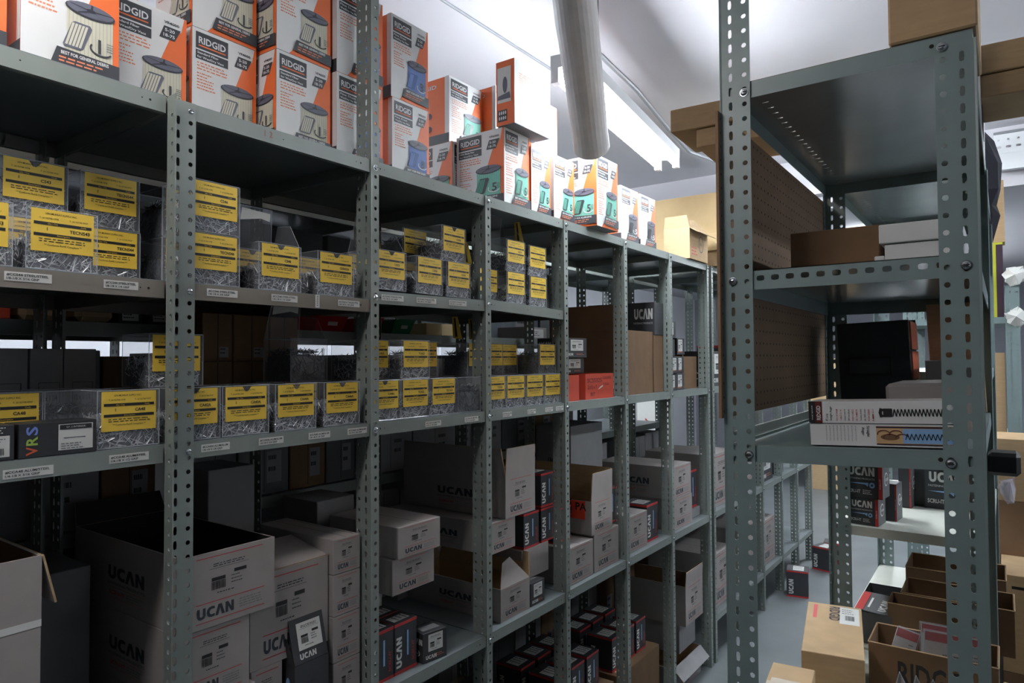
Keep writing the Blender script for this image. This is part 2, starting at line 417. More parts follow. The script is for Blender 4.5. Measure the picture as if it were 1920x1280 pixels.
# ------------------------------------------------------------------ filter boxes
FW,FH,FD=.158,.235,.158
FIL={'1':('Standard Filter','for Wet/Dry Vacs','BEST FOR GENERAL DEBRIS','VF4000'),'3':('Fine Dust','Wet/Dry Vac Filter','BEST FOR FINE DUST','VF5000'),
     '5':('HEPA Media Filter','for Wet/Dry Vacs','BEST FOR ALLERGENS','VF6000'),'6':('Wet Application','Foam Filter','FOR WET PICK UP','VF7000')}
def filter_front(f,w,h,var):
    R=lambda x0,y0,x1,y1,m,l=1: f.rect(x0*w,y0*h,x1*w,y1*h,m,l)
    Q=lambda pts,m,l=1: f.poly([(x*w,y*h) for x,y in pts],m,l)
    L=FIL[var]
    R(0,0,1,1,WHITE,1)
    Q([(.62,.46),(.80,.80),(.93,.86),(.97,1),(1,1),(1,0),(.93,0),(.93,.46)],ORANGE,2)
    Q([(.22,0),(.34,.09),(.93,.13),(.93,0)],ORANGE,2)
    R(.05,.80,.54,.965,CHAR,2); f.text('RIDGID',.09*w,.855*h,.068*h,WHITE,3,True,w=.41*w); R(.09,.825,.50,.838,ORANGE,3)
    R(.05,.695,.54,.785,CHAR,2); f.text(L[0],.07*w,.75*h,.022*h,WHITE,3,True,w=.32*w); f.text(L[1],.07*w,.71*h,.022*h,WHITE,3,True,w=.40*w)
    f.words(.07*w,.655*h,.55*w,3,.03*h,.012*h,ORTXT,2,4,.8); f.words(.07*w,.55*h,.36*w,6,.03*h,.012*h,ORTXT,2,9,.5)
    if var=='5': f.words(.07*w,.35*h,.34*w,7,.03*h,.010*h,ORTXT,2,12,.6)
    f.text(L[3],.70*w,.895*h,.026*h,CHAR,3,True,w=.2*w)
    Q([(.64,.75),(.84,.75),(.92,.87),(.70,.87)],CHAR,3); f.text('5-20',.71*w,.82*h,.03*h,WHITE,4,True,w=.13*w); f.text('18-75',.69*w,.77*h,.03*h,WHITE,4,True,w=.15*w)
    # filter picture
    cx=.685
    R(.44,.14,.93,.48,PLEAT[var],4)
    for k in range(12): R(.46+k*.04,.14,.466+k*.04,.47,PLEATD[var],5)
    f.ell(cx*w,.49*h,.265*w,.055*h,LIDL,6); f.ell(cx*w,.497*h,.25*w,.048*h,LID,7)
    for a in range(5):
        t=a*2*PI/5+.3; c,q=math.cos(t),math.sin(t)
        f.poly([((cx-.006*q)*w,(.497+.003)*h),((cx+.24*c)*w,(.497+.045*q)*h),((cx+.24*c+.02)*w,(.497+.045*q-.004)*h),((cx+.02)*w,.493*h)],LIDL,8)
    f.ell(cx*w,.497*h,.05*w,.012*h,LIDL,9)
    # window with pleats
    win=[(.40,.20),(.43,.185),(.58,.185),(.61,.20),(.70,.365),(.68,.385),(.52,.385),(.49,.37)]
    Q(win,{'1':LID,'3':PLEATD['3'],'5':CHAR,'6':BLACKP}[var],6)
    pl={'1':PLEAT['1'],'3':PLEAT['3'],'5':PLEATD['5'],'6':BLACKP}[var]
    for k in range(5):
        x=.42+k*.035; Q([(x,.20),(x+.026,.20),(x+.10,.37),(x+.074,.37)],pl if k<(5 if var=='1' else 3) else PLEATD[var],7) if k<4 or var=='1' else None
    d={'1':'1','3':'3','5':'5','6':'5'}[var]
    if var=='6': f.ell(.84*w,.24*h,.07*w,.05*h,WHITE,6)
    f.text(d,.765*w,.205*h,.105*h,CHAR,8,True)
    f.arc(.80*w,.235*h,.125*w,.05*h,.003,2.6,5.9,WHITE if var!='1' else CHAR,7)
    f.words(.86*w,.29*h,.93*w,4,.018*h,.008*h,UGREYP,8,3,.9)
    Q([(.28,.045),(1,.03),(1,.15),(.34,.165)],CHAR,9)
    f.text(L[2],.38*w,.12*h,.024*h,WHITE,10,True,w=.5*w); f.words(.36*w,.09*h,.85*w,2,.025*h,.011*h,ORTXT,10,5,.8)
def filter_mesh(var,sideprint):
    g=G(); w,h,d=FW,FH,FD
    g.cbox((-d,0,0),(0,w,h),ORANGE if not sideprint else GREYB,.0012)
    filter_front(g.frame((0,0,0),(0,1,0),(0,0,1)),w,h,var)
    f=g.frame((-d,0,0),(1,0,0),(0,0,1))
    if sideprint: filter_front(f,d,h,var)
    else:
        f.rect(0,0,d,.14*h,CHAR,1); f.rect(.9*d,.14*h,d,h,WHITE,1); f.ell(.5*d,.45*h,.012,.012,LIDL,2); f.ell(.5*d,.25*h,.012,.012,LIDL,2); f.text('RIDGID',.1*d,.85*h,.06*h,WHITE,2,True,w=.6*d)
    for O,U,V,a,b in (((0,w,0),(-1,0,0),(0,0,1),d,h),((-d,w,0),(0,-1,0),(0,0,1),w,h)):
        q=g.frame(O,U,V); q.rect(0,0,a,b,ORANGE,1); q.rect(.05*a,.3*b,.8*a,.9*b,WHITE,2); q.words(.1*a,.82*b,.75*a,9,.05*b,.012*b,ORTXT,3,8); q.rect(0,0,a,.14*b,CHAR,3)
    g.quad((-d+.004,.004,-.0002),(-.004,.004,-.0002),(-.004,w-.004,-.0002),(-d+.004,w-.004,-.0002),GREYB)
    g.quad((-d+.004,.004,h+.0002),(-.004,.004,h+.0002),(-.004,w-.004,h+.0002),(-d+.004,w-.004,h+.0002),GREYB)
    return mesh(g,'filter_box')
def spec_side_mesh():       # box turned so its specification side faces the aisle
    g=G(); w,h,d=FW,FH,FD
    g.cbox((-d,0,0),(0,w,h),GREYB,.0012)
    f=g.frame((0,0,0),(0,1,0),(0,0,1)); f.rect(0,0,w,h,WHITE,1); f.rect(.02*w,0,w,.33*h,CHAR,2)
    f.words(.12*w,.80*h,.9*w,5,.035*h,.01*h,ORTXT,2,3,.8); f.words(.12*w,.62*h,.92*w,8,.032*h,.009*h,ORTXT,2,6,.9); f.words(.1*w,.28*h,.55*w,6,.03*h,.014*h,ORTXT,3,7,.8)
    f.poly([(.66*w,.03*h),(.92*w,.03*h),(.92*w,.16*h),(.82*w,.25*h),(.76*w,.25*h),(.66*w,.16*h)],WHITE,3); f.poly([(.69*w,.12*h),(.89*w,.12*h),(.89*w,.16*h),(.81*w,.23*h),(.77*w,.23*h),(.69*w,.16*h)],ORANGE,4)
    f=g.frame((-d,0,0),(1,0,0),(0,0,1)); f.rect(0,0,d,h,ORANGE,1); f.rect(.08*d,.35*h,.82*d,.9*h,PAPER,2); f.poly([(.1*d,.4*h),(.8*d,.4*h),(.75*d,.5*h),(.12*d,.46*h)],LID,3); f.ell(.5*d,.62*h,.02,.03,LID,3); f.rect(.1*d,.06*h,.6*d,.24*h,CHAR,2)
    for i in range(4):
        for j in range(2): f.ell(.2*d+i*.11*d,.11*h+j*.08*h,.006,.007,WHITE,3,8)
    g.quad((-d+.004,.004,-.0002),(-.004,.004,-.0002),(-.004,w-.004,-.0002),(-d+.004,w-.004,-.0002),GREYB)
    q=g.frame((-d*.9,w*.9,-.0003),(0,-1,0),(1,0,0)); q.rect(.02,.02,.09,.08,CHAR,1)
    return mesh(g,'filter_box')
FM={(v,s):filter_mesh(v,s) for v,s in (('1',True),('3',False),('5',True),('5',False),('6',False),('3',True),('1',False))}
SPEC=spec_side_mesh()
COLR={'1':'cream','3':'blue','5':'teal','6':'dark grey'}
def fbox(var,side,x,y,z,label,w=FW,h=FH,rz=0,me=None):
    o=ob('filter_box',me or FM[(var,side)],None,(x,y,z),(0,0,rz),(w/FD,w/FW,h/FH))
    tag(o,label,'box','vacuum filter boxes on the top left shelf'); return o
zt=2.1735
fbox('3',False,-1.34,.265,zt,'filter box cut by the left edge, blue filter picture, lower row of top shelf')
fbox('1',False,-1.34,.443,zt,'large-looking filter box at top left with cream filter and general debris band',h=.25)
fbox('1',False,-1.425,.615,zt,'filter box behind the first upright, tucked beside the leftmost cream one',w=.163,h=.225)
fbox('1',True,-1.435,.797,zt,'cream filter box standing right of the first upright, one box stacked above it',h=.225)
fbox('1',True,-1.375,.969,zt,'cream filter box in the lower row with its window showing, above the marker number',h=.222)
fbox('3',False,-1.362,1.137,zt,'blue filter box in the lower row directly behind the tall upright',h=.222)
fbox('1',True,-1.435,.797,zt+.226,'cream filter box stacked in the upper row right of first upright')
fbox('1',True,-1.375,.969,zt+.223,'cream filter box stacked in the upper row left of the tall upright')
fbox('3',False,-1.362,1.137,zt+.223,'blue filter box stacked in the upper row behind the tall upright')
fbox('1',False,-1.60,.60,zt,'filter box in the back row, orange side between first two front boxes',h=.24)
fbox('1',False,-1.60,.60,zt+.241,'orange filter box in the back row peeking above the first upright')
fbox('3',False,-1.37,1.339,zt,'blue number three filter box just right of the tall upright',h=.222,w=.15)
fbox('3',False,-1.37,1.335,zt+.223,'washed-out blue filter box stacked above the one right of the tall upright',w=.15)
fbox('5',True,-1.545,1.80,zt,'teal filter box in the back row left of the large teal corner box',h=.25,w=.20)
fbox('5',False,-1.56,1.80,zt+.251,'overexposed teal filter box stacked in the back row near the lamp',w=.19)
fbox('5',True,-1.335,1.818,zt,'large teal number five filter box with two printed faces toward the camera',h=.262,w=.150).scale=(.205/FD,.148/FW,.262/FH)
fbox('5',True,-1.33,1.972,zt,'teal filter box right of the large one, lower row',h=.235,w=.125)
fbox('5',False,-1.325,2.112,zt,'teal filter box with bare orange side, third of the teal run',h=.24,w=.145)
fbox('5',True,-1.255,2.31,zt,'teal filter box jutting out over the shelf edge',h=.275,w=.175).scale=(.175/FD,.175/FW,.275/FH)
fbox('6',False,-1.33,2.665,zt,'dark grey filter box right of the jutting teal one',h=.24,w=.168)
fbox('6',False,-1.33,2.86,zt,'dark grey filter box, last on the right of the run',h=.24,w=.165)
fbox('5',False,-1.50,1.992,zt+.263,'faded white filter box in the upper back row beside the spec-sided box',w=.16)
o=fbox('5',False,-1.285,1.81,zt+.2635,'filter box turned with its specification side out, perched on the teal boxes',h=.215,w=.175,me=SPEC); o.scale=(.075/FD,.215/FW,.215/FH)
fbox('5',False,-1.42,2.13,zt+.2405,'overexposed teal filter box on the upper row left of the duct',h=.24)

# ------------------------------------------------------------------ clear rivet bins
BW,BH,BD=.11,.105,.108
def bin_mesh():
    g=G(); w,h,d=BW,BH,BD
    g.quad((0,0,0),(0,w,0),(0,w,h),(0,0,h),PLASTIC); g.quad((-d,0,0),(0,0,0),(0,0,h),(-d,0,h),PLASTIC)
    g.quad((-d,w,0),(0,w,0),(0,w,h),(-d,w,h),PLASTIC); g.quad((-d,0,0),(-d,w,0),(-d,w,h),(-d,0,h),PLASTIC)
    g.quad((-d,0,.0005),(0,0,.0005),(0,w,.0005),(-d,w,.0005),PLASTIC)
    r=.0008
    for a,b in (((0,0,h),(0,w,h)),((0,0,0),(0,0,h)),((0,w,0),(0,w,h)),((-d,0,h),(0,0,h)),((-d,w,h),(0,w,h)),((-d,0,h),(-d,w,h)),((-d,0,0),(-d,0,h)),((0,0,r),(0,w,r))):
        g.tube([a,b],r,PLASTICE,4,False)
    return mesh(g,'rivet_bin')
BINM=bin_mesh()
_lab={}
def label_mesh(code,notch):
    k=(code,notch)
    if k in _lab: return _lab[k]
    w,h=.097,.072; g=G()
    out=[(0,0),(w,0),(w,h)]+([(w*.62,h),(w*.53,h*.86),(w*.47,h*.86),(w*.4,h)] if notch else [])+[(0,h)]
    n=len(out); g.add([(0.0006,x,z) for x,z in out]+[(0.0001,x,z) for x,z in out],[tuple(range(n)),tuple(range(2*n-1,n-1,-1))]+[(i,(i+1)%n,n+(i+1)%n,n+i) for i in range(n)],YELLOW)
    f=g.frame((.0006,0,0),(0,1,0),(0,0,1))
    f.text('LEN MURRAY SUPPLY INC.',w*.22,h*.88,h*.045,BLACKP,1,False,w=w*.5)
    f.text('T. (613)738-1978',w*.12,h*.77,h*.04,BLACKP,1,False,w=w*.3); f.text('F. (613)738-9937',w*.6,h*.77,h*.04,BLACKP,1,False,w=w*.3)
    f.rect(w*.04,h*.63,w*.96,h*.70,BLACKP); f.text('Qty / City',w*.25,h*.648,h*.035,YELLOW,2,w=w*.16); f.text('Code',w*.78,h*.648,h*.035,YELLOW,2,w=w*.09)
    f.text('1',w*.24,h*.50,h*.075,BLACKP,1,True); f.text(code,w*.60,h*.49,h*.08,BLACKP,1,True)
    f.rect(w*.04,h*.36,w*.96,h*.43,BLACKP); f.text('Description',w*.4,h*.378,h*.035,YELLOW,2,w=w*.2)
    f.words(w*.12,h*.29,w*.9,2,h*.055,h*.02,BLACKP,1,len(code),.9)
    f.text('** Conforms RoHS Compliant **',w*.2,h*.14,h*.045,BLACKP,1,False,w=w*.6)
    _lab[k]=mesh(g,'label'); return _lab[k]
def rivet_mesh(seed,fill,m):
    r=random.Random(seed); g=G(); w,d=BW-.004,BD-.004; h=fill
    N=7; V=[];F=[]
    for i in range(N):
        for j in range(N):
            V.append((-.004-(d-.008)*i/(N-1),.004+(w-.004)*j/(N-1),h-.012+r.uniform(-.004,.004)))
    for i in range(N-1):
        for j in range(N-1): F.append((i*N+j,i*N+j+1,(i+1)*N+j+1,(i+1)*N+j))
    g.add(V,F,RCORE); g.box((-d+.004,.005,.001),(-.005,w-.001,h-.014),RCORE,('z+',))
    def rod(p,dr,L,rr):
        dr=dr.normalized(); a=dr.cross(Vector((.3,.5,.8))).normalized(); b=dr.cross(a)
        P=[p-dr*L/2+a*rr,p-dr*L/2-a*rr*.5+b*rr*.87,p-dr*L/2-a*rr*.5-b*rr*.87]; P+=[q+dr*L for q in P]
        g.add(P,[(0,1,4,3),(1,2,5,4),(2,0,3,5),(0,1,2),(3,4,5)],m)
    def clampadd(p,dr,L,rr):
        e=dr.normalized()*L/2
        for k,(lo,hi) in enumerate(((-d,-.002),(.003,w),(.001,h+.008))):
            ex=abs(e[k])
            p[k]=min(max(p[k],lo+ex),hi-ex) if hi-lo>2*ex else (lo+hi)/2
        rod(p,dr,L,rr)
    for i in range(170):    # against the front wall
        clampadd(Vector((-.003-r.random()*.004,r.uniform(0,w),r.uniform(.0,h))),Vector((r.uniform(-.12,.12),r.uniform(-1,1),r.uniform(-.9,.9))),r.uniform(.016,.030),.00085)
    for i in range(90):     # against the near side wall
        clampadd(Vector((r.uniform(-d,0),.004+r.random()*.003,r.uniform(0,h))),Vector((r.uniform(-1,1),r.uniform(-.12,.12),r.uniform(-.8,.8))),r.uniform(.014,.026),.00085)
    for i in range(110):    # loose on top
        clampadd(Vector((r.uniform(-d,0),r.uniform(0,w),h-r.random()*.006)),Vector((r.uniform(-1,1),r.uniform(-1,1),r.uniform(-.35,.5))),r.uniform(.016,.028),.00085)
    return mesh(g,'rivets')
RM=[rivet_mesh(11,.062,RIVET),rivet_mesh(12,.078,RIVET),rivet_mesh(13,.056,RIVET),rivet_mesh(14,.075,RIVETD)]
def lid_mesh(paper,kind):
    g=G(); w=BW
    if kind=='up':   # back wall flap left standing, with torn paper
        g.quad((-.002,0,0),(-.002,w*.95,0),(.018,w*.85,.095),(.018,.01,.095),PLASTIC)
        for a,b in (((-.002,0,0),(.018,.01,.095)),((.018,.01,.095),(.018,w*.85,.095)),((.018,w*.85,.095),(-.002,w*.95,0))): g.tube([a,b],.0008,PLASTICE,4,False)
        if paper: g.add([(.0165,.016,.090),(.0165,w*.82,.086),(.0135,w*.82,.068),(.014,w*.6,.072),(.0125,.014,.062)],[(0,1,2,3,4)],PAPER)
        g.quad((-.002,w,0),(.1,w,0),(.06,w+.004,.055),(.01,w+.004,.06),PLASTIC)
        g.tube([(.1,w,0),(.06,w+.004,.055),(.01,w+.004,.06)],.0007,PLASTICE,4,False)
    else:            # side flap standing, yellow strip seen edge on
        g.quad((0,0,0),(.09,0,0),(.075,-.012,.075),(.01,-.012,.08),PLASTIC)
        g.tube([(0,0,0),(.01,-.012,.08),(.075,-.012,.075),(.09,0,0)],.0007,PLASTICE,4,False)
        g.quad((.055,-.0085,.015),(.088,-.002,.01),(.078,-.013,.082),(.055,-.013,.082),YELLOW); g.quad((.066,-.0095,.018),(.074,-.0085,.018),(.070,-.0143,.078),(.064,-.0143,.078),BLACKP)
    return mesh(g,'flap')
LIDS={'up':lid_mesh(True,'up'),'side':lid_mesh(False,'side'),'plain':lid_mesh(False,'up')}
binN=0
def rbin(y,z,code,where,x=-1.315,fill=0,notch=False,lid=None,lab=True,rz=0,grp='clear rivet bins on the left rack'):
    global binN; binN+=1
    b=ob('rivet_bin',BINM,None,(x,y,z+.0008),(0,0,rz)); tag(b,('yellow-labelled' if lab else 'unlabelled')+' clear bin, '+where,'bin',grp)
    if lab: ob('label',label_mesh(code,notch),b,(.0002,.0065,BH-.074))
    if lid: ob('flap',LIDS[lid],b,(-BD+.002 if lid!='side' else -BD,0,BH))
    if fill is not None:
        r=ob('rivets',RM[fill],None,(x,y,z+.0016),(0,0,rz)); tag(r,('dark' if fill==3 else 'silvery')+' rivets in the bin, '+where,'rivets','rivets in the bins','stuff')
    return b
zm=1.8155
rbin(.318,zm,'TECNS43','lower front row at the extreme left of the middle shelf',fill=2)
rbin(.447,zm,'TECNS43','lower front row, big and near, left end of middle shelf',fill=2)
rbin(.577,zm,'TECNS44','lower row just left of first upright, middle shelf',x=-1.43,fill=0)
rbin(.445,zm,'CS43','hidden behind the near front bin, left end of middle shelf',x=-1.43,fill=1)
rbin(.443,zm+.107,'CS43','upper row with notched label, left end of middle shelf',x=-1.43,fill=2,notch=True)
rbin(.575,zm+.107,'TECNS44','upper row just left of first upright, middle shelf',x=-1.43,fill=2)
rbin(.728,zm,'TECNS46','lower one of the pair right of first upright, middle shelf',fill=0)
rbin(.728,zm+.107,'CS46','upper one of the pair right of first upright, middle shelf',fill=0)
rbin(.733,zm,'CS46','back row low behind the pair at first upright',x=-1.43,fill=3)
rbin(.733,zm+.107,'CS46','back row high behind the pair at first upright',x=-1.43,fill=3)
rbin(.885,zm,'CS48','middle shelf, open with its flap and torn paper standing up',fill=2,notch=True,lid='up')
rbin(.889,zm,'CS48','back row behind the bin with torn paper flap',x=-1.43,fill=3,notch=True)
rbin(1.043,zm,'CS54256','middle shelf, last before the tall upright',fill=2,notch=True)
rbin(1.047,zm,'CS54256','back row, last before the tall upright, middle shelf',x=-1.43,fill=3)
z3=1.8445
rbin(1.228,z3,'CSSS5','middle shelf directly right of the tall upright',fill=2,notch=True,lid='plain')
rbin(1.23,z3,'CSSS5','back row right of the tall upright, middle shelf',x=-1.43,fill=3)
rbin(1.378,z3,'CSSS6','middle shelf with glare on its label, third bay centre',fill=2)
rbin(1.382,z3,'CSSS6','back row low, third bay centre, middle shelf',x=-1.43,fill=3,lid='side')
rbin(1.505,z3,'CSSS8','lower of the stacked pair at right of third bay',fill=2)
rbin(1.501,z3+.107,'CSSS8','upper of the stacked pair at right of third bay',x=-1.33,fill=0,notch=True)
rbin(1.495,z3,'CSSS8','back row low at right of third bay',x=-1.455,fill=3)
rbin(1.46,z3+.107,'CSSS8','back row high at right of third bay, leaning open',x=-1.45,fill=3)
z4=1.8512
rbin(1.706,z4,'CSSS9','set back right of third upright, middle shelf',x=-1.36,fill=0,lid='side')
rbin(1.822,z4-.003,'CSSS10','lower of the left pair in fourth bay, middle shelf',x=-1.33,fill=2)
rbin(1.822,z4+.104,'CSSS10','upper of the left pair in fourth bay, flap standing',x=-1.33,fill=0,lid='plain')
rbin(1.958,z4-.006,'CSSS12','lower of the right pair in fourth bay, middle shelf',x=-1.33,fill=2)
rbin(1.955,z4+.101,'CSSS12','upper of the right pair in fourth bay, flared clear bag',x=-1.33,fill=0,lid='side')
zl=1.5015
rbin(.39,zl,'CA48','low shelf far left, behind the black boxes',x=-1.385,fill=1)
rbin(.503,zl,'CA48','low shelf, behind the rainbow-lettered box, turned away',x=-1.385,fill=3,lab=False)
rbin(.560,zl,'CA48','low shelf, big and near, just left of first upright',fill=2,x=-1.315)
rbin(.665,zl+.107,'CA50','upper row on low shelf, half hidden by first upright',x=-1.345,fill=2)
rbin(.686,zl,'CA42A','low shelf, half hidden right of first upright',fill=2,notch=True)
rbin(.801,zl,'CA43A','low shelf, second in the second bay',fill=2,notch=True)
rbin(.928,zl,'CA44A','low shelf, third in the second bay',fill=2,notch=True)
rbin(1.062,zl,'CA46A','low shelf, fourth in the second bay beside tall upright',fill=2,notch=True)
rbin(1.03,zl+.107,'CA46A','upper row on low shelf, flap with blank paper standing',x=-1.40,fill=3,lab=False,lid='up')
rbin(1.03,zl,'CA46A','back row low behind the fourth bin of second bay',x=-1.43,fill=3)
rbin(1.204,zl,'CA48A','low shelf, half hidden right of the tall upright',fill=2,notch=True)
rbin(1.319,zl,'TCA52','low shelf, second right of the tall upright',fill=0)
rbin(1.436,zl,'TECA54','low shelf, third right of the tall upright',fill=0)
rbin(1.553,zl,'TECA54','low shelf, dark long rivets left of third upright',fill=3,lab=False)
rbin(1.21,zl+.107,'TCA52','upper row, half hidden right of the tall upright, low shelf',x=-1.36,fill=0)
rbin(1.326,zl+.107,'TCA52','upper row with crinkled wrap over its label, low shelf',x=-1.32,fill=0)
rbin(1.452,zl+.107,'TCA53','upper row with dull shaded label, low shelf',x=-1.40,fill=3)
rbin(1.655,zl+.107,'TCA56','upper row split by the third upright, low shelf',x=-1.36,fill=3,lid='side')
rbin(1.684,zl,'TCA58','low shelf, first in the fourth bay',fill=1)
rbin(1.796,zl,'TCA60','low shelf, second in the fourth bay',fill=1)
rbin(1.910,zl,'TCA62','low shelf, third in the fourth bay',fill=2)
rbin(2.024,zl,'TCA64','low shelf, last in the fourth bay',fill=2)
rbin(1.785,zl+.107,'TCA60','upper row with an open side flap, fourth bay, low shelf',x=-1.40,fill=3,lid='side')
rbin(1.90,zl+.107,'TCA62','upper row, back, fourth bay, low shelf',x=-1.42,fill=3)
rbin(2.014,zl+.107,'TCA64','upper row with bright label, right end of fourth bay',x=-1.33,fill=3)

# black boxes in front on the low shelf, left
g=G(); g.cbox((-.062,0,0),(0,.118,.057),BLKM,.001); f=g.frame((0,0,0),(0,1,0),(0,0,1))
rb_=[(206,60,40),(226,120,50),(214,190,70),(110,190,90),(90,180,190),(120,130,210)]
for i,pts in enumerate(([(.010,.006),(.018,.004),(.021,.009),(.013,.012)],[(.012,.013),(.020,.012),(.020,.019),(.012,.018)],[(.006,.02),(.024,.02),(.024,.0245),(.006,.0245)],[(.006,.0255),(.022,.0255),(.022,.034),(.006,.034)],[(.018,.035),(.024,.035),(.024,.043),(.010,.043)],[(.008,.044),(.024,.044),(.022,.052),(.008,.052)])):
    pass
for i_,(ch,cc) in enumerate((('V',(206,84,44)),('R',(150,180,70)),('S',(110,130,206)))): f.text(ch,.027,.004+i_*.0165,.0165,mat('rainbow_ink_%s'%('red','green','blue')[i_],cc,.5,0,0),1,True,w=.0145,rot=PI/2)
f.rect(.058,.008,.112,.052,PAPER); f.rect(.06,.043,.11,.051,BLACKP,2); f.text('S.F. 2 INTERIOR',.07,.0455,.003,PAPER,3,w=.03); f.rect(.066,.028,.10,.0292,UNAVY,2); f.words(.062,.018,.108,3,.004,.0016,UGREYP,2,3)
o=ob('screw_box',g,None,(-1.306,.437,zl),(0,0,0)); tag(o,'black box with rainbow vertical lettering and white screw sticker, front of low shelf','box')
g=G(); g.cbox((-.062,0,0),(0,.12,.057),BLKM,.001); f=g.frame((0,0,0),(0,1,0),(0,0,1)); f.rect(.07,.006,.113,.04,PAPER); f.barcode(.08,.009,.105,.02,BLACKP); f.words(.072,.034,.11,2,.004,.0016,UGREYP,2,6); f.words(.075,.052,.11,3,.004,.0016,PAPER,1,6)
o=ob('screw_box',g,None,(-1.306,.312,zl)); tag(o,'black box with white barcode sticker at the left edge of the low shelf','box')
g=G(); g.box((-.10,0,0),(0,.12,.0008),GREYB); f=g.frame((-.1,0,.0008),(1,0,0),(0,1,0)); 
g2=G(); g2.quad((0,0,0),(0,.118,0),(.001,.116,.026),(.001,.004,.026),GREYB); g2.quad((-.0006,0,0),(-.0006,.118,0),(.0004,.116,.026),(.0004,.004,.026),GREYB)
o=ob('paper_strip',g2,None,(-1.795,.565,2.142),(0,0,0)); tag(o,'blank pale paper strip stuck to the back rail under the top shelf','paper')

def simple(name,x,y,z,d,w,h,m,label,cat,deco=None,grp=None,rz=0,c=.002):
    g=G(); g.cbox((-d,0,0),(0,w,h),m,c)
    if deco: deco(g,w,h,d)
    o=ob(name,g,None,(x,y,z),(0,0,rz)); tag(o,label,cat,grp); return o
# ------------------------------------------------------------------ cartons
def ucan_sticker(f,x,y,w,h,l=1):
    f.words(x+w*.1,y+h*.92,x+w*.9,2,h*.06,h*.025,UNAVY,l+1,2,.9)
    f.rect(x,y+h*.80,x+w,y+h*.81,UNAVY,l+1); f.rect(x+w*.62,y+h*.56,x+w*.94,y+h*.66,BLACKP,l+1); f.rect(x+w*.06,y+h*.44,x+w*.4,y+h*.54,BLACKP,l+1)
    f.barcode(x+w*.06,y+h*.18,x+w*.4,y+h*.42,BLACKP,l+1); f.words(x+w*.55,y+h*.46,x+w*.85,3,h*.1,h*.03,UNAVY,l+1,4); f.words(x+w*.2,y+h*.06,x+w*.8,1,h*.1,h*.03,UNAVY,l+1,4)
def ucan_front(f,w,h):
    f.rect(w*.15,h*.93,w*.86,h*.94,REDP); ucan_sticker(f,w*.28,h*.40,w*.42,h*.46)
    f.rect(w*.15,h*.325,w*.88,h*.335,REDP); f.ucan(w*.16,h*.13,h*.145,UNAVY,1,w=w*.38); f.words(w*.6,h*.25,w*.86,4,h*.035,h*.012,UGREYP,1,3,.9); f.rect(w*.15,h*.075,w*.88,h*.085,REDP)
def ucan_side(f,w,h):
    f.ucan(w*.36,h*.42,h*.19,UNAVY,1,w=w*.34); f.text('FASTENING PRODUCTS',w*.36,h*.34,h*.04,UNAVY,1,w=w*.34)
    f.rect(w*.36,h*.30,w*.70,h*.305,REDP); f.text('SCRU-IT',w*.37,h*.20,h*.06,REDP,1,True,w=w*.15); f.words(w*.54,h*.25,w*.7,3,h*.035,h*.012,UGREYP,1,6); f.rect(w*.36,h*.15,w*.70,h*.155,REDP)
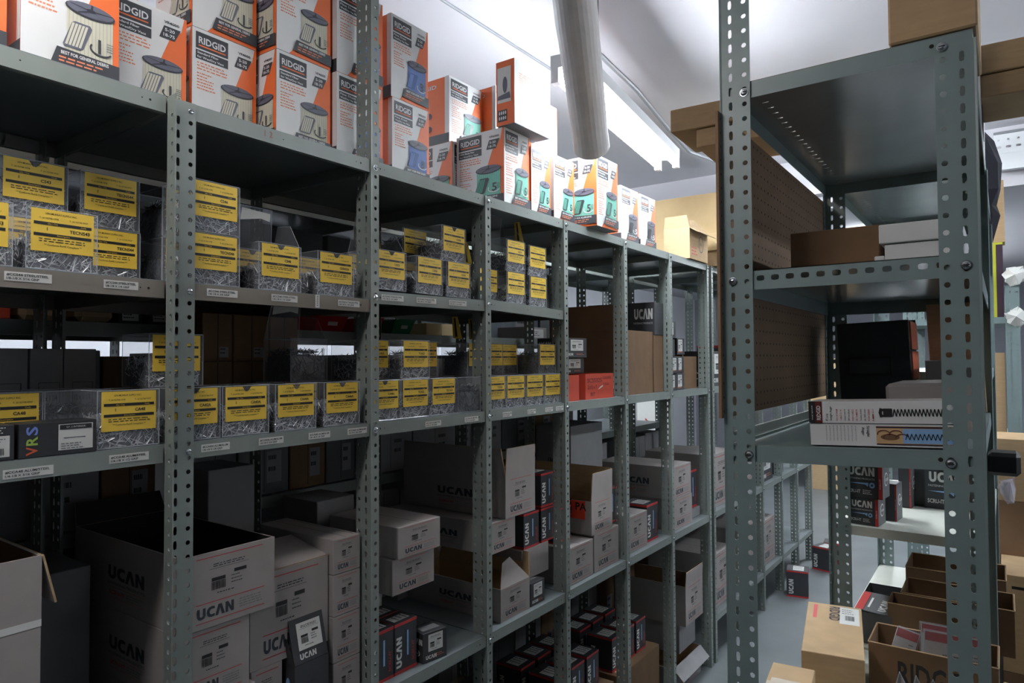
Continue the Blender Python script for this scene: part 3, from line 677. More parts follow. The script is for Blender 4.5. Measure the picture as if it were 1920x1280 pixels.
def carton(name,x,y,z,d,w,h,label,m=WHITEB,opn=(),front=True,side=True,inner=KRAFTD,rz=0,fh=.09,cat='box',grp=None,extra=None,ff=ucan_front,sf=ucan_side):
    """front face at x facing the aisle, width w along +y, depth d along -x; opn: which flaps stand"""
    g=G(); t=.004
    if opn:
        g.box((-t,0,0),(0,w,h),m); g.box((-d,0,0),(-d+t,w,h),m); g.box((-d+t,0,0),(-t,t,h),m); g.box((-d+t,w-t,0),(-t,w,h),m); g.box((-d+t,t,0),(-t,w-t,t),inner)
        e=.0006
        g.quad((-t-e,t,t),(-t-e,w-t,t),(-t-e,w-t,h),(-t-e,t,h),inner); g.quad((-d+t+e,t,t),(-d+t+e,w-t,t),(-d+t+e,w-t,h),(-d+t+e,t,h),inner)
        g.quad((-d+t,t+e,t),(-t,t+e,t),(-t,t+e,h),(-d+t,t+e,h),inner); g.quad((-d+t,w-t-e,t),(-t,w-t-e,t),(-t,w-t-e,h),(-d+t,w-t-e,h),inner)
    else:
        g.cbox((-d,0,0),(0,w,h),m,.0015); g.quad((-d+.004,w/2-.0008,h+.0003),(-.004,w/2-.0008,h+.0003),(-.004,w/2+.0008,h+.0003),(-d+.004,w/2+.0008,h+.0003),DARK)
    if front: ff(g.frame((0,0,0),(0,1,0),(0,0,1)),w,h)
    if side: sf(g.frame((-d,0,0),(1,0,0),(0,0,1)),d,h)
    if extra: extra(g,w,h,d)
    o=ob(name,g,None,(x,y,z),(0,0,rz)); tag(o,label,cat,grp)
    def flap(P):
        q=G(); P=[Vector(p) for p in P]; n=(P[1]-P[0]).cross(P[3]-P[0]).normalized()*.0035
        q.add(P,[(0,1,2,3)],m); q.add([p-n for p in P],[(3,2,1,0)],inner); 
        R=P+[p-n for p in P]; q.add(R,[(0,1,5,4),(1,2,6,5),(2,3,7,6),(3,0,4,7)],KRAFT)
        return ob('flap',q,o)
    for k in opn:
        if k=='front': flap([(0,0,h),(0,w,h),(.004,w-.004,h+fh),(.004,.004,h+fh)])
        if k=='frontlean': flap([(0,0,h),(0,w,h),(-.03,w*.55,h+fh),(-.03,w*.30,h+fh*.85)])
        if k=='side': flap([(-d,0,h),(0,0,h),(-.012,-.01,h+fh),(-d+.012,-.01,h+fh)])
        if k=='back': flap([(-d,w,h),(-d,0,h),(-d-.02,0.006,h+fh),(-d-.02,w-.006,h+fh)])
        if k=='far': flap([(0,w,h),(-d,w,h),(-d+.012,w+.015,h+fh),(-.012,w+.015,h+fh)])
        if k=='farhang': flap([(0,w,h-.001),(-d,w,h),(-d,w+.025,h-.09),(0,w+.020,h-.085)])
        if k=='flat': flap([(-.003,w*.0,h+.002),(-.003,w,h+.002),(-d*.6,w,h+.03),(-d*.6,0,h+.03)])
        if k=='out': flap([(0,w,h),(0,0,h),(.05,.002,h-fh*.5),(.05,w-.002,h-fh*.5)])
        if k=='farout': flap([(0,w,h),(-d,w,h),(-d,w+.08,h+.035),(0,w+.08,h+.035)])
    return o
zb=.8145
# first bay, bottom shelf
def plainf(f,w,h): f.rect(0,h*.02,w,h*.03,GREYB)
carton('carton',-1.325,.30,zb,.42,.18,.400,'white carton bottom of the stack at lower left edge',front=False,side=False)
carton('carton',-1.325,.30,zb+.401,.42,.18,.118,'white carton on top of the stack at lower left edge, pale tape line, brown flap',opn=('farhang',),front=False,side=False,extra=lambda g,w,h,d:g.frame((0,0,0),(0,1,0),(0,0,1)).rect(0,.0,w,.012,PAPER))
# second bay
BIGH=.150
carton('carton',-1.322,.716,zb,.44,.17,.155,'white carton at the foot of the near stack, bottom shelf',opn=(),side=False)
carton('carton',-1.322,.716,zb+.156,.45,.155,.148,'middle white carton of near stack with red lines and logo')
carton('carton',-1.318,.716,zb+.306,.47,.213,.150,'torn open white carton on top of the near stack, staples along its edge',opn=('back',),fh=.05,inner=DARK)
carton('carton',-1.345,.89,zb,.24,.08,.165,'white carton beneath the wide flapped one, second bay',side=False)
carton('carton',-1.345,.887,zb+.166,.24,.212,.205,'wide white carton with flap folded flat over its top, second bay',opn=('flat','farout'),fh=.08,side=False,inner=GREYB)
g=G(); w,h,d=.095,.19,.11
g.box((-d,0,0),(0,w,.15),UBLK,('z+',)); g.box((-d+.004,.004,.003),(-.004,w-.004,.149),DARK,('z+',))
f=g.frame((0,0,0),(0,1,0),(0,0,1)); f.words(.01,.10,.08,4,.02,.006,UNAVY,1,3)
f=g.frame((-d,0,0),(1,0,0),(0,0,1)); f.ucan(.04,.02,.02,PAPER,1,rot=PI/2); f.ell(.085,.1,.008,.02,BLUEP,1)
ob_=ob('fastener_box',g,None,(-1.318,.984,zb),(0,0,0)); tag(ob_,'black fastener box standing open with a white sticker on its raised lid','box')
q=G(); q.box((-.003,0,0),(0,w,.10),UBLK); f=q.frame((0,0,0),(0,1,0),(0,0,1)); f.rect(.018,.028,.085,.088,PAPER); ucan_sticker(f,.024,.032,.056,.052,1); f.ucan(.018,.008,.013,PAPER,1)
ob('lid',q,ob_,(-.002,0,.15),(0,math.radians(-14),0))
q=G(); q.poly=None; q.add([(-.10,.0,0),(0,.0,0),(-.02,-.008,.06),(-.085,-.008,.055)],[(0,1,2,3)],UBLK); q.add([(-.10,.001,0),(0,.001,0),(-.02,-.007,.06),(-.085,-.007,.055)],[(0,1,2,3)],UBLK); ob('flap',q,ob_,(0,0,.15))
for k,(zz,hh) in enumerate(((zb,.11),(zb+.111,.11),(zb+.222,.10),(zb+.323,.085))):
    carton('carton',-1.33,1.103,zz,.30,.085,hh,'narrow white carton just left of the tall upright, number %s counting up from the shelf'%('one','two','three','four')[k],side=False,grp='narrow white cartons by the tall upright')
# dark stock at the back of the bottom shelf and above
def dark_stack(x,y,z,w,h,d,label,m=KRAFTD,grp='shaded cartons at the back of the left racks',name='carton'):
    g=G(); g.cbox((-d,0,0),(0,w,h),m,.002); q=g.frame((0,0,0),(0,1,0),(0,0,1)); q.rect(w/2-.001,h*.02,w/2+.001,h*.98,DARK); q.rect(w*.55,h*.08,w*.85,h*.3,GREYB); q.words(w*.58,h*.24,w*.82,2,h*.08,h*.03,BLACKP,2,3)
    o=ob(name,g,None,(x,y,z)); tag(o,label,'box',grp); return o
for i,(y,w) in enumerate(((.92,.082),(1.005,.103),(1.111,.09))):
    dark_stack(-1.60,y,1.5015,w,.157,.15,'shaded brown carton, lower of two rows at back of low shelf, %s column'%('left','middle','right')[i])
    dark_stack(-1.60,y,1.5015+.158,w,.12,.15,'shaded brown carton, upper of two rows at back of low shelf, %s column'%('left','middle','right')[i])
def lb12(x,y,w,lab):
    g=G(); g.cbox((-.15,0,0),(0,w,.186),GREYB,.001); f=g.frame((0,0,0),(0,1,0),(0,0,1)); f.rect(w*.25,.095-.03,w*.9,.097-.03,BLACKP); f.rect(w*.25,.145-.03,w*.9,.146-.03,BLACKP); f.rect(w*.25,.066,w*.265,.115,BLACKP); f.rect(w*.885,.066,w*.9,.115,BLACKP); f.text('12 x 1 1/4',w*.32,.078,.012,BLACKP,1,True,w=w*.5)
    o=ob('carton',g,None,(x,y,1.5015)); tag(o,lab,'box','size-marked grey cartons behind the black boxes')
lb12(-1.60,.44,.11,'plain shaded grey carton left of the two size-marked ones, low shelf')
lb12(-1.60,.554,.060,'left of two grey cartons marked 12 x 1 1/4 behind low shelf bins')
lb12(-1.60,.616,.062,'right of two grey cartons marked 12 x 1 1/4 behind low shelf bins')
# bottom-shelf back cartons
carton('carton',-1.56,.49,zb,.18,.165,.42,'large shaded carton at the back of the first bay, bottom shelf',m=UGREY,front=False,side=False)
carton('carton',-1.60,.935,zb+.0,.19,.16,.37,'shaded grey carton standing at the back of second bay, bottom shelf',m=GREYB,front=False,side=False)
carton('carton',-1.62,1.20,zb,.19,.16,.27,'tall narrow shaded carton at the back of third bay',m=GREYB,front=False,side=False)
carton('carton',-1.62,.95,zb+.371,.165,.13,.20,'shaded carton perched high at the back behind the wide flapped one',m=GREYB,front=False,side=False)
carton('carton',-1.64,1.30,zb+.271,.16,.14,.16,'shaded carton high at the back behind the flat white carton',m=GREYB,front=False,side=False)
# third bay
carton('carton',-1.50,1.27,zb,.22,.155,.215,'white carton under the flat one, right of the tall upright',side=False)
carton('carton',-1.33,1.300,zb+.216,.25,.165,.095,'white carton directly beneath the flat topmost one, third bay',side=False)
carton('carton',-1.32,1.312,zb+.312,.28,.168,.085,'flat white carton on top of the stack, third bay',side=False)
def small_box(x,y,z,d,w,h,label,style='ucan',rz=0,grp='black fastener boxes on the left rack',rx=0):
    g=G(); g.cbox((-d,0,0),(0,w,h),UGREY if style=='grey' else UBLK,.001)
    f=g.frame((0,0,0),(0,1,0),(0,0,1)); s=g.frame((-d,0,0),(1,0,0),(0,0,1)); t=g.frame((-d,0,h),(1,0,0),(0,1,0))
    if style=='vert':
        f.rect(0,h*.94,w,h,REDP); f.rect(0,0,w,h*.06,REDP); s.rect(0,h*.94,d,h,REDP); s.rect(0,0,d,h*.06,REDP)
        f.ucan(w*.32,h*.12,w*.24,PAPER,1,rot=PI/2,w=h*.6); f.rect(w*.55,h*.3,w*.62,h*.8,BLUEP,1); f.text('SCRU-IT',w*.88,h*.15,w*.1,REDP,1,True,rot=PI/2,w=h*.4)
        s.ucan(d*.32,h*.12,min(d,w)*.22,PAPER,1,rot=PI/2,w=h*.55); t.rect(d*.3,w*.15,d*.8,w*.85,PAPER,1); t.words(d*.34,w*.7,d*.76,3,w*.18,w*.06,BLACKP,2,2)
    elif style=='sticker':
        f.rect(w*.22,h*.35,w*.82,h*.92,PAPER); ucan_sticker(f,w*.26,h*.38,w*.52,h*.5); f.ucan(w*.12,h*.1,h*.13,PAPER,1); f.words(w*.5,h*.2,w*.9,2,h*.06,h*.02,ORTXT,1,4)
        s.ucan(d*.08,h*.6,h*.2,PAPER,1); s.ell(d*.5,h*.3,d*.3,h*.13,PAPER); s.ell(d*.5,h*.3,d*.26,h*.1,UBLK,2); s.ucan(d*.34,h*.26,h*.08,PAPER,3)
        t.rect(d*.3,w*.15,d*.75,w*.85,GREYB,1)
    elif style=='long':
        f.rect(w*.15,h*.2,w*.7,h*.92,PAPER); ucan_sticker(f,w*.18,h*.24,w*.48,h*.62); f.words(w*.1,h*.14,w*.9,1,h*.1,h*.05,ORTXT,1,3)
        s.ucan(d*.22,h*.48,h*.3,PAPER,1); s.text('FASTENING PRODUCTS',d*.22,h*.33,h*.07,PAPER,1,w=h*1.05)
    elif style=='grey':
        f.ell(w*.5,h*.5,w*.2,w*.2,PAPER); f.ell(w*.5,h*.5,w*.17,w*.17,UGREY,2); f.ucan(w*.37,h*.46,h*.06,PAPER,3)
    o=ob('fastener_box',g,None,(x,y,z),(rx,0,rz)); tag(o,label,'box',grp); return o
small_box(-1.325,1.412,zb,.065,.085,.082,'small black logo box with big white sticker standing alone, third bay','sticker',rz=-.18)
k=0
for (xx,yy) in ((-1.338,1.228),(-1.338,1.316),(-1.410,1.228),(-1.410,1.316)):
    small_box(xx,yy,zb,.068,.085,.135,'black box with label on top, %s of four packed behind the small logo box'%('near left','near right','far left','far right')[k],'vert'); k+=1
carton('carton',-1.325,1.775,zb,.41,.165,.105,'open white carton with bent front flap, logo on its long side, fourth upright bay',opn=('frontlean','far','back'),fh=.08,inner=KRAFT)
carton('carton',-1.33,1.725,zb+.225,.45,.14,.100,'white carton under the big open logo carton',)
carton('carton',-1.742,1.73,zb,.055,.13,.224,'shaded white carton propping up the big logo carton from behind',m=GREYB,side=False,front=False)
carton('carton',-1.322,1.80,zb+.327,.46,.172,.132,'big open white carton with dark logo on its long side, flap upright',opn=('front','side'),fh=.095,inner=DARK)
small_box(-1.325,1.945,zb,.09,.088,.078,'grey-black box with handwritten sticker beside the bent-flap carton','sticker')
# v boxes
for k,(yy,zz) in enumerate(((1.99,zb+.185),(2.10,zb+.185),(2.10,zb+.31),(1.99,zb+.06))):
    small_box(-1.362,yy-.03,zz,.17,.095,.122,'upright black logo box, %s of the group left of fourth upright'%('lower left','lower right','top','bottom')[k],'vert') if k<3 else None
carton('carton',-1.36,1.945,zb+.08,.2,.17,.104,'white carton carrying the upright black logo boxes',side=True,front=False)
# fifth bay
carton('carton',-1.325,2.195,zb,.42,.19,.140,'white carton left of two on bottom shelf, fifth bay')
carton('carton',-1.325,2.395,zb,.42,.21,.150,'white carton right of two on bottom shelf, fifth bay',side=False)
def orangesheet(g,w,h,d):
    f=g.frame((-d,0,0),(1,0,0),(0,0,1)); f.rect(d*.72,h*.45,d*.93,h*1.0,FLUO,2); f.text('PA',d*.82,h*.72,.03,BLACKP,3,True); f.text('NEAR',d*.77,h*.5,.02,BLACKP,3,True,rot=PI/2)
carton('carton',-1.325,2.375,zb+.151,.40,.175,.132,'open white carton with fluorescent red sheet on its side, flap upright',opn=('front','far'),fh=.11,extra=orangesheet,side=False,inner=KRAFT)
small_box(-1.362,2.565,zb+.151,.16,.10,.15,'black box with orange edge right of the fluorescent sheet carton','vert')
small_box(-1.40,2.22,zb+.141,.16,.12,.13,'black box behind the fourth upright on the white carton','vert')
# sixth bay
carton('carton',-1.33,2.70,zb,.40,.20,.158,'single white carton on bottom shelf, sixth bay')
carton('carton',-1.60,2.68,zb+.16,.19,.3,.38,'large shaded carton with dark logo behind the sixth bay',m=GREYB,ff=plainf)
small_box(-1.345,2.93,zb,.13,.12,.17,'dark open box right of the single white carton, sixth bay','vert')
carton('carton',-1.325,3.20,zb,.42,.24,.150,'lower of two stacked white cartons right of sixth upright')
carton('carton',-1.325,3.19,zb+.151,.42,.24,.160,'upper of two stacked white cartons right of sixth upright')
small_box(-1.36,3.47,zb+.05,.2,.13,.2,'black and orange box right of the two stacked white cartons','vert')
carton('carton',-1.35,3.46,zb,.35,.16,.049,'flat grey carton under the black and orange box',m=GREYB,front=False,side=False)
# low shelf, fifth and sixth bays
def scrawl(g,w,h,d):
    f=g.frame((0,0,0),(0,1,0),(0,0,1)); f.text('SCSS325',w*.06,h*.66,h*.17,INK,1,w=w*.5); f.text('CSS305',w*.6,h*.78,h*.11,INK,1,w=w*.3); f.text('2/10 x 7',w*.07,h*.40,h*.15,INK,1,w=w*.32); f.text('BIT',w*.17,h*.12,h*.15,INK,1,w=w*.16); f.text('150',w*.62,h*.52,h*.1,INK,1,w=w*.2)
    f.poly([(w*.42,h*.36),(w*.52,h*.48),(w*.61,h*.54),(w*.6,h*.47),(w*.5,h*.40)],PAPER,1)
carton('bit_box',-1.325,2.335,zl,.20,.235,.100,'red-orange open box covered in handwritten black codes',m=REDB,opn=('x',),front=False,side=False,inner=REDB,extra=scrawl)
carton('bit_box',-1.325,2.175,zl,.20,.11,.098,'red-orange open box partly behind the fourth upright',m=REDB,opn=('x',),front=False,side=False,inner=REDB)
small_box(-1.36,2.235,zl+.102,.12,.15,.062,'black box with scribbled sticker, lower of two on the red boxes','sticker')
small_box(-1.345,2.222,zl+.165,.13,.16,.075,'dark green-black box with white sticker, upper of two on the red boxes','sticker')
small_box(-1.362,2.585,zl,.13,.085,.09,'black box with silver sticker right of the handwritten red box','sticker')
carton('carton',-1.335,2.69,zl,.38,.30,.285,'big open brown carton with torn raw edges, low shelf',m=KRAFTD,opn=('side',),fh=.11,front=False,side=False,inner=KRAFTD)
for k,(yy,zz,xx) in enumerate(((3.17,zl,-1.33),(3.18,zl+.086,-1.325),(3.17,zl+.172,-1.34),(3.16,zl+.262,-1.33))):
    small_box(xx,yy,zz,.32,.10,.083,'long black logo box right of the sixth upright, %s in its pile'%('bottom','second','third','top')[k],'long')
for k,(yy,zz,xx) in enumerate(((3.29,zl,-1.34),(3.30,zl+.086,-1.345),(3.30,zl+.18,-1.34))):
    small_box(xx,yy,zz,.30,.10,.083,'black box with white sticker in second pile past sixth upright, %s'%('bottom','middle','top')[k],'long')
def sign(g,w,h,d):
    f=g.frame((-d,0,0),(1,0,0),(0,0,1)); f.ucan(d-.105,.075,.05,PAPER,1,w=.095); f.text('FASTENING PRODUCTS',d-.108,.052,.009,PAPER,1,w=.098)
simple('fastener_box',-1.332,3.01,zl+.272,.36,.10,.155,UBLK,'tall black logo box standing on the brown carton before sixth upright','box',sign)
simple('carton',-1.335,3.005,zl,.38,.108,.271,KRAFTD,'narrow brown carton just before the sixth upright, low shelf','box')
carton('carton',-1.36,3.43,zl,.35,.19,.17,'brown open carton left of the seventh upright, low shelf',m=KRAFTD,opn=('side',),fh=.05,front=False,side=False)
# floor-level stock under the bottom shelf
k=0
for y in (2.22,2.34,2.46,2.68,2.80,2.92):
    for x in (-1.40,-1.56):
        small_box(x,y,.30,.12,.10,.145,'dark carton of fasteners low under bottom shelf, %s row'%('front' if x>-1.5 else 'rear'),'vert',grp='fastener boxes low down under the bottom shelf %s'%('front' if x>-1.5 else 'rear'))
for y_,n_ in ((2.20,'left'),(2.665,'right')): carton('carton',-1.36,y_,.001,.40,.42,.298,'wide dark carton carrying fastener boxes under the bottom shelf, %s of two'%n_,m=KRAFTD,front=False,side=False)
carton('carton',-1.33,3.35,.30,.40,.24,.20,'tall open white carton standing low past sixth upright',opn=('front',),fh=.07,side=False)
carton('carton',-1.335,3.20,.001,.42,.36,.14,'open brown-flapped carton at floor level past sixth upright',m=GREYB,opn=('out',),fh=.10,side=False,inner=KRAFT)
carton('carton',-1.37,3.36,.15,.34,.22,.149,'grey carton under the tall open white one',m=GREYB,side=False,front=False)
small_box(-1.36,1.76,.40,.2,.17,.14,'dim black logo box under the bottom shelf, fourth bay','sticker')
carton('carton',-1.33,1.72,.001,.45,.40,.398,'dark carton on the floor under the bottom shelf, fourth bay',m=KRAFTD,front=False,side=False)

# stock in the back-to-back rack
r=random.Random(5)
for yi,y0 in enumerate(ysb[:-1]):
    for (z,hmax,pr) in ((.722,.47,1),(1.242,.45,.85),(.152,.5,1)):
        y=y0+.035
        while y<y0+.55:
            w=r.uniform(.14,.26); w=min(w,y0+.64-y); h=hmax*r.uniform(.93,1.0)
            if z>1.2 and (3.1<y<4.4 or .9<y<1.02): y+=w+.01; continue
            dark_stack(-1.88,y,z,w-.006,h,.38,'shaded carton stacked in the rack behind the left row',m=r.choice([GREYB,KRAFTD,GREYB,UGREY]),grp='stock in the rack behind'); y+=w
# goods on its upper shelf
y=-.25
for i,(w_,h_,m_) in enumerate(((.5,.36,0),(.42,.33,1),(.50,.36,0),(.46,.30,0),(.5,.37,1),(.44,.34,0),(.48,.36,0),(.3,.30,1))):
    dark_stack(-2.06,y,1.7605,w_-.01,.372,.17,'shaded grey carton standing tall at the back of the rear rack shelf',m=(SLATE,UGREY)[m_],grp='tall stock on the rear rack shelf'); y+=w_+.012
zz=1.7605
def st(g,w,h,d): f=g.frame((0,0,0),(0,1,0),(0,0,1)); f.rect(w*.15,h*.15,w*.85,h*.85,PAPER); f.words(w*.2,h*.6,w*.8,3,h*.15,h*.05,BLACKP,2,3)
simple('carton',-1.88,.56,zz,.1,.05,.05,REDB,'small red carton on the rear shelf seen at left edge','box')
simple('parcel',-1.88,.63,zz,.2,.10,.055,KRAFT,'brown paper parcel on the rear shelf, left','parcel',c=.012)
simple('parcel',-1.88,.75,zz,.2,.09,.055,KRAFT,'rounded brown paper parcel on the rear shelf, right','parcel',c=.014)
simple('fastener_box',-1.88,.85,zz,.1,.06,.05,UBLK,'black box with white sticker on rear shelf, left of its upright','box',st)
simple('fastener_box',-1.88,.93,zz,.1,.06,.05,UBLK,'black box with white sticker on rear shelf, by its upright','box',st)
simple('carton',-1.88,1.05,zz,.25,.16,.05,WHITEB,'white carton with a red line on rear shelf','box',lambda g,w,h,d:g.frame((0,0,0),(0,1,0),(0,0,1)).rect(w*.2,h*.75,w*.7,h*.8,REDP))
def cup(x,y,z,w,h,m,label):
    g=G(); g.add([(0,0,0),(0,w,0),(.03,w+.004,h),(.03,-.004,h),(-.12,0,0),(-.12,w,0),(-.12,w+.004,h),(-.12,-.004,h)],[(0,1,2,3),(4,5,6,7),(0,3,7,4),(1,5,6,2),(0,4,5,1)],m)
    g.tube([(.03,-.004,h),(.03,w+.004,h)],.004,m,6); f=g.frame((.012,0,.0),(0,1,0),(.25,0,.97)); f.rect(w*.35,h*.4,w*.7,h*.65,PAPER,3)
    o=ob('stacking_bin',g,None,(x,y,z)); tag(o,label,'bin','plastic stacking bins on the rear rack')
cup(-1.91,1.24,zz,.07,.05,REDPL,'red plastic stacking bin seen left of rear upright, second bay gap')
cup(-1.91,1.50,zz,.12,.055,REDPL,'big red plastic stacking bin in the second bay gap')
cup(-1.91,1.62+.1,zz,.07,.055,REDPL,'red stacking bin just left of tall upright')
cup(-1.91,1.86,zz,.10,.055,GREENPL,'green plastic stacking bin right of tall upright')
simple('carton',-1.9,2.05,zz,.2,.2,.05,CREAM,'cream carton on the rear shelf behind third bay','box')
simple('carton',-1.9,2.75,zz,.2,.2,.06,WHITEB,'pale carton on the rear shelf behind the fourth bay','box',st)
# far aisle objects seen through the gaps
simple('poster_board',-3.6,7.6,.0,.03,1.1,1.9,PAPER,'white display board with a red arc seen through the far left gap','board',lambda g,w,h,d:(g.frame((0,0,0),(0,1,0),(0,0,1)).arc(w*.5,h*.5,.35,.12,.03,3.4,6.0,REDP,2)))

# cream cartons on top of the left rack, far end
def cr(x,y,z,d,w,h,label,m=CREAM): return carton('carton',x,y,z,d,w,h,label,m=m,front=False,side=False)
cr(-1.27,3.74,2.175,.42,.5,.085,'flat cream carton at the bottom of the bright pile on the rack end',KRAFT)
cr(-1.27,3.72,2.261,.42,.5,.095,'second flat cream carton in the bright pile on the rack end')
cr(-1.25,3.76,2.357,.43,.5,.235,'large cream carton topping the bright pile on the rack end')
def ring(g,w,h,d):
    f=g.frame((0,0,0),(0,1,0),(0,0,1)); f.arc(w*.62,h*.55,.035,.045,.005,0,6.3,UNAVY); f.text('SIL',w*.56,h*.52,.016,UNAVY,1); f.words(w*.1,h*.35,w*.5,3,h*.1,h*.04,REDP,1,3)
carton('carton',-1.29,3.36,2.175,.14,.26,.16,'torn kraft carton with a round emblem, leaning flaps, on the rack end',m=KRAFT,opn=('side','out','frontlean'),fh=.06,front=False,side=False,extra=ring,inner=KRAFT)

# ------------------------------------------------------------------ right rack (near) and its far neighbour
XL,XR=-.424,-.024
def rshelf(y0,y1,lipm,topm,lip=.032,perf=True,slots=False,t=.0014,lw=None):
    """origin: near left top corner; runs +x and +y"""
    g=G(); W=XR-XL-.008; L=y1-y0
    if perf:
        g.plate((0,.03,0),(1,0,0),(0,1,0),(0,0,1),W,L-.03,t,[(.045,.0065,.0022,1)],.0365,topm)
        g.box((0,0,-t),(W,.03,0),topm)
    else: g.box((0,0,-t),(W,L,0),topm)
    if slots:
        for i in range(11):
            pass
        g.plate((0,0,0),(0,0,-1),(1,0,0),(0,-1,0),lip,W,t,[(lip*.42,.0052,.0072,1) ],.0255,lipm)
    else: g.box((0,0,-lip),(W,t,-t),lipm)
    g.box((0,L-t,-lip),(W,L,-t),lipm); g.box((0,t,-lip),(t,L-t,-t),lipm); g.box((W-t,t,-lip),(W,L-t,-t),lipm)
    if lw: # raised back ledge on the aisle side
        g.box((-.001,.0,0),(.001,L,lw),SHELFW)
    if not slots:
        f=g.frame((0,0,-lip),(1,0,0),(0,0,1))
        for x in (.045,W-.055): f.ell(x,lip*.55,.0035,.0035,DARK,1,10)
    return mesh(g,'shelf')
rr=empty('shelving_rack',(XL,1.27,0)); tag(rr,'blue-grey slotted steel rack in the right foreground, tall left upright reaching the ceiling','shelving rack')
ob('upright',P_rA,rr,(0,0,0)); ob('upright',P_rB,rr,(XR-XL,0,0)); ob('upright',P_rAb,rr,(0,.93,0)); ob('upright',P_rBb,rr,(XR-XL,.93,0))
SH1=rshelf(1.276,2.194,STEELB,SHELFR,.031); SH2=rshelf(1.276,2.194,STEELB,SHELFR,.036,perf=False,slots=True); SH3=rshelf(1.276,2.194,STEELB,STEELB,.030,perf=False); SH4=rshelf(1.276,2.194,SHELFW,SHELFW,.03,perf=False)
ob('shelf',SH1,rr,(.004,.004,2.1725)); ob('shelf',SH2,rr,(.004,.004,1.8215)); ob('shelf',SH3,rr,(.004,.004,1.499),(0,math.radians(-2.2),0)); ob('shelf',SH4,rr,(.004,.004,.825))
q=G(); q.box((-.001,0,0),(.0015,.91,.021),SHELFW); ob('lit_side_rail',q,rr,(.006,.012,1.5005))  # pale colour stands in for light falling on the shelf's inner lip
for x,z in ((.0445,2.152),(.019,1.803),(.0445,1.484)): ob('bolt',BY,rr,(x,-.0005,z))
for x,z in ((XR-XL-.0445,2.152),(XR-XL-.019,1.803),(XR-XL-.0445,1.494)): ob('bolt',BY,rr,(x,-.0005,z))
rf=empty('shelving_rack',(XL,2.20,0)); tag(rf,'second blue-grey steel rack standing directly behind the right foreground rack','shelving rack')
ob('upright',P_rAs,rf,(0,.004,0)); ob('upright',P_rB,rf,(XR-XL,.004,0)); ob('upright',P_rAb,rf,(0,.93,0)); ob('upright',P_rBb,rf,(XR-XL,.93,0))
ob('shelf',rshelf(2.21,3.12,STEELB,SHELFR,.031),rf,(.004,.01,2.20)); ob('shelf',rshelf(2.21,3.12,SHELFW,SHELFW,.027,perf=False),rf,(.004,.008,1.171)); ob('shelf',SH4,rf,(.004,.01,.825)); ob('shelf',rshelf(2.21,3.12,STEELB,SHELFD,.031,perf=False),rf,(.004,.01,1.62))
ob('bolt',BY,rf,(.0445,.003,1.155))
# pegboard
g=G(); g.box((-.0052,0,0),(0,.955,.575),PEG)
f=g.frame((0,0,0),(0,1,0),(0,0,1))
for i in range(36):
    for j in range(22): f.ell(.013+i*.0265,.012+j*.0262,.0028,.0028,PEGH,1,7)
o=ob('pegboard',g,None,(-.4243,1.255,1.549)); tag(o,'brown perforated pegboard fixed along the aisle side of the right rack','pegboard')

# things on the right rack
def tapedbox(g,w,h,d):
    pass
def kbox(x,y,z,sx,sy,sz,m,label,deco=None,rz=0,name='carton',cat='box',grp=None,c=.0015):
    """x,y = near left corner; extends +x (sx) and +y (sy)"""
    g=G(); g.cbox((0,0,0),(sx,sy,sz),m,c)
    if deco: deco(g,sx,sy,sz)
    o=ob(name,g,None,(x,y,z),(0,0,rz)); tag(o,label,cat,grp); return o
kbox(-.143,1.268,2.174,.122,.24,.16,KRAFT,'brown cardboard box on top of the right foreground rack',c=.003)
kbox(-.175,1.60,2.174,.05,.12,.05,WHITEB,'small white box behind the brown one on the rack top')
g=G(); g.cbox((0,0,0),(.012,.5,.26),WHITE,.001); o=ob('white_panel',g,None,(-.040,1.75,2.174),(0,0,0)); tag(o,'white and plum board standing up at the right end of the rack top','board')
q=G(); q.box((.0125,.12,.02),(.0135,.3,.2),PLUM); ob('plum_patch',q,o)
# second shelf
z2=1.822
kbox(-.162,1.33,z2,.115,.30,.033,WHITE,'white flat box, lower of two on the upper shelf at right')
kbox(-.170,1.325,z2+.034,.120,.30,.033,WHITE,'white flat box, upper of two on the upper shelf at right')
kbox(-.182,1.36,z2,.016,.2,.018,WHITE,'thin white box edge left of the two white flat boxes')
def torn(g,a,b,c): f=g.frame((0,0,0),(1,0,0),(0,0,1)); f.rect(a*.1,0,a*.8,.004,DARK)
kbox(-.345,1.45,z2,.160,.30,.09,KRAFTD,'dark brown carton in shade on the upper shelf behind white boxes',torn)
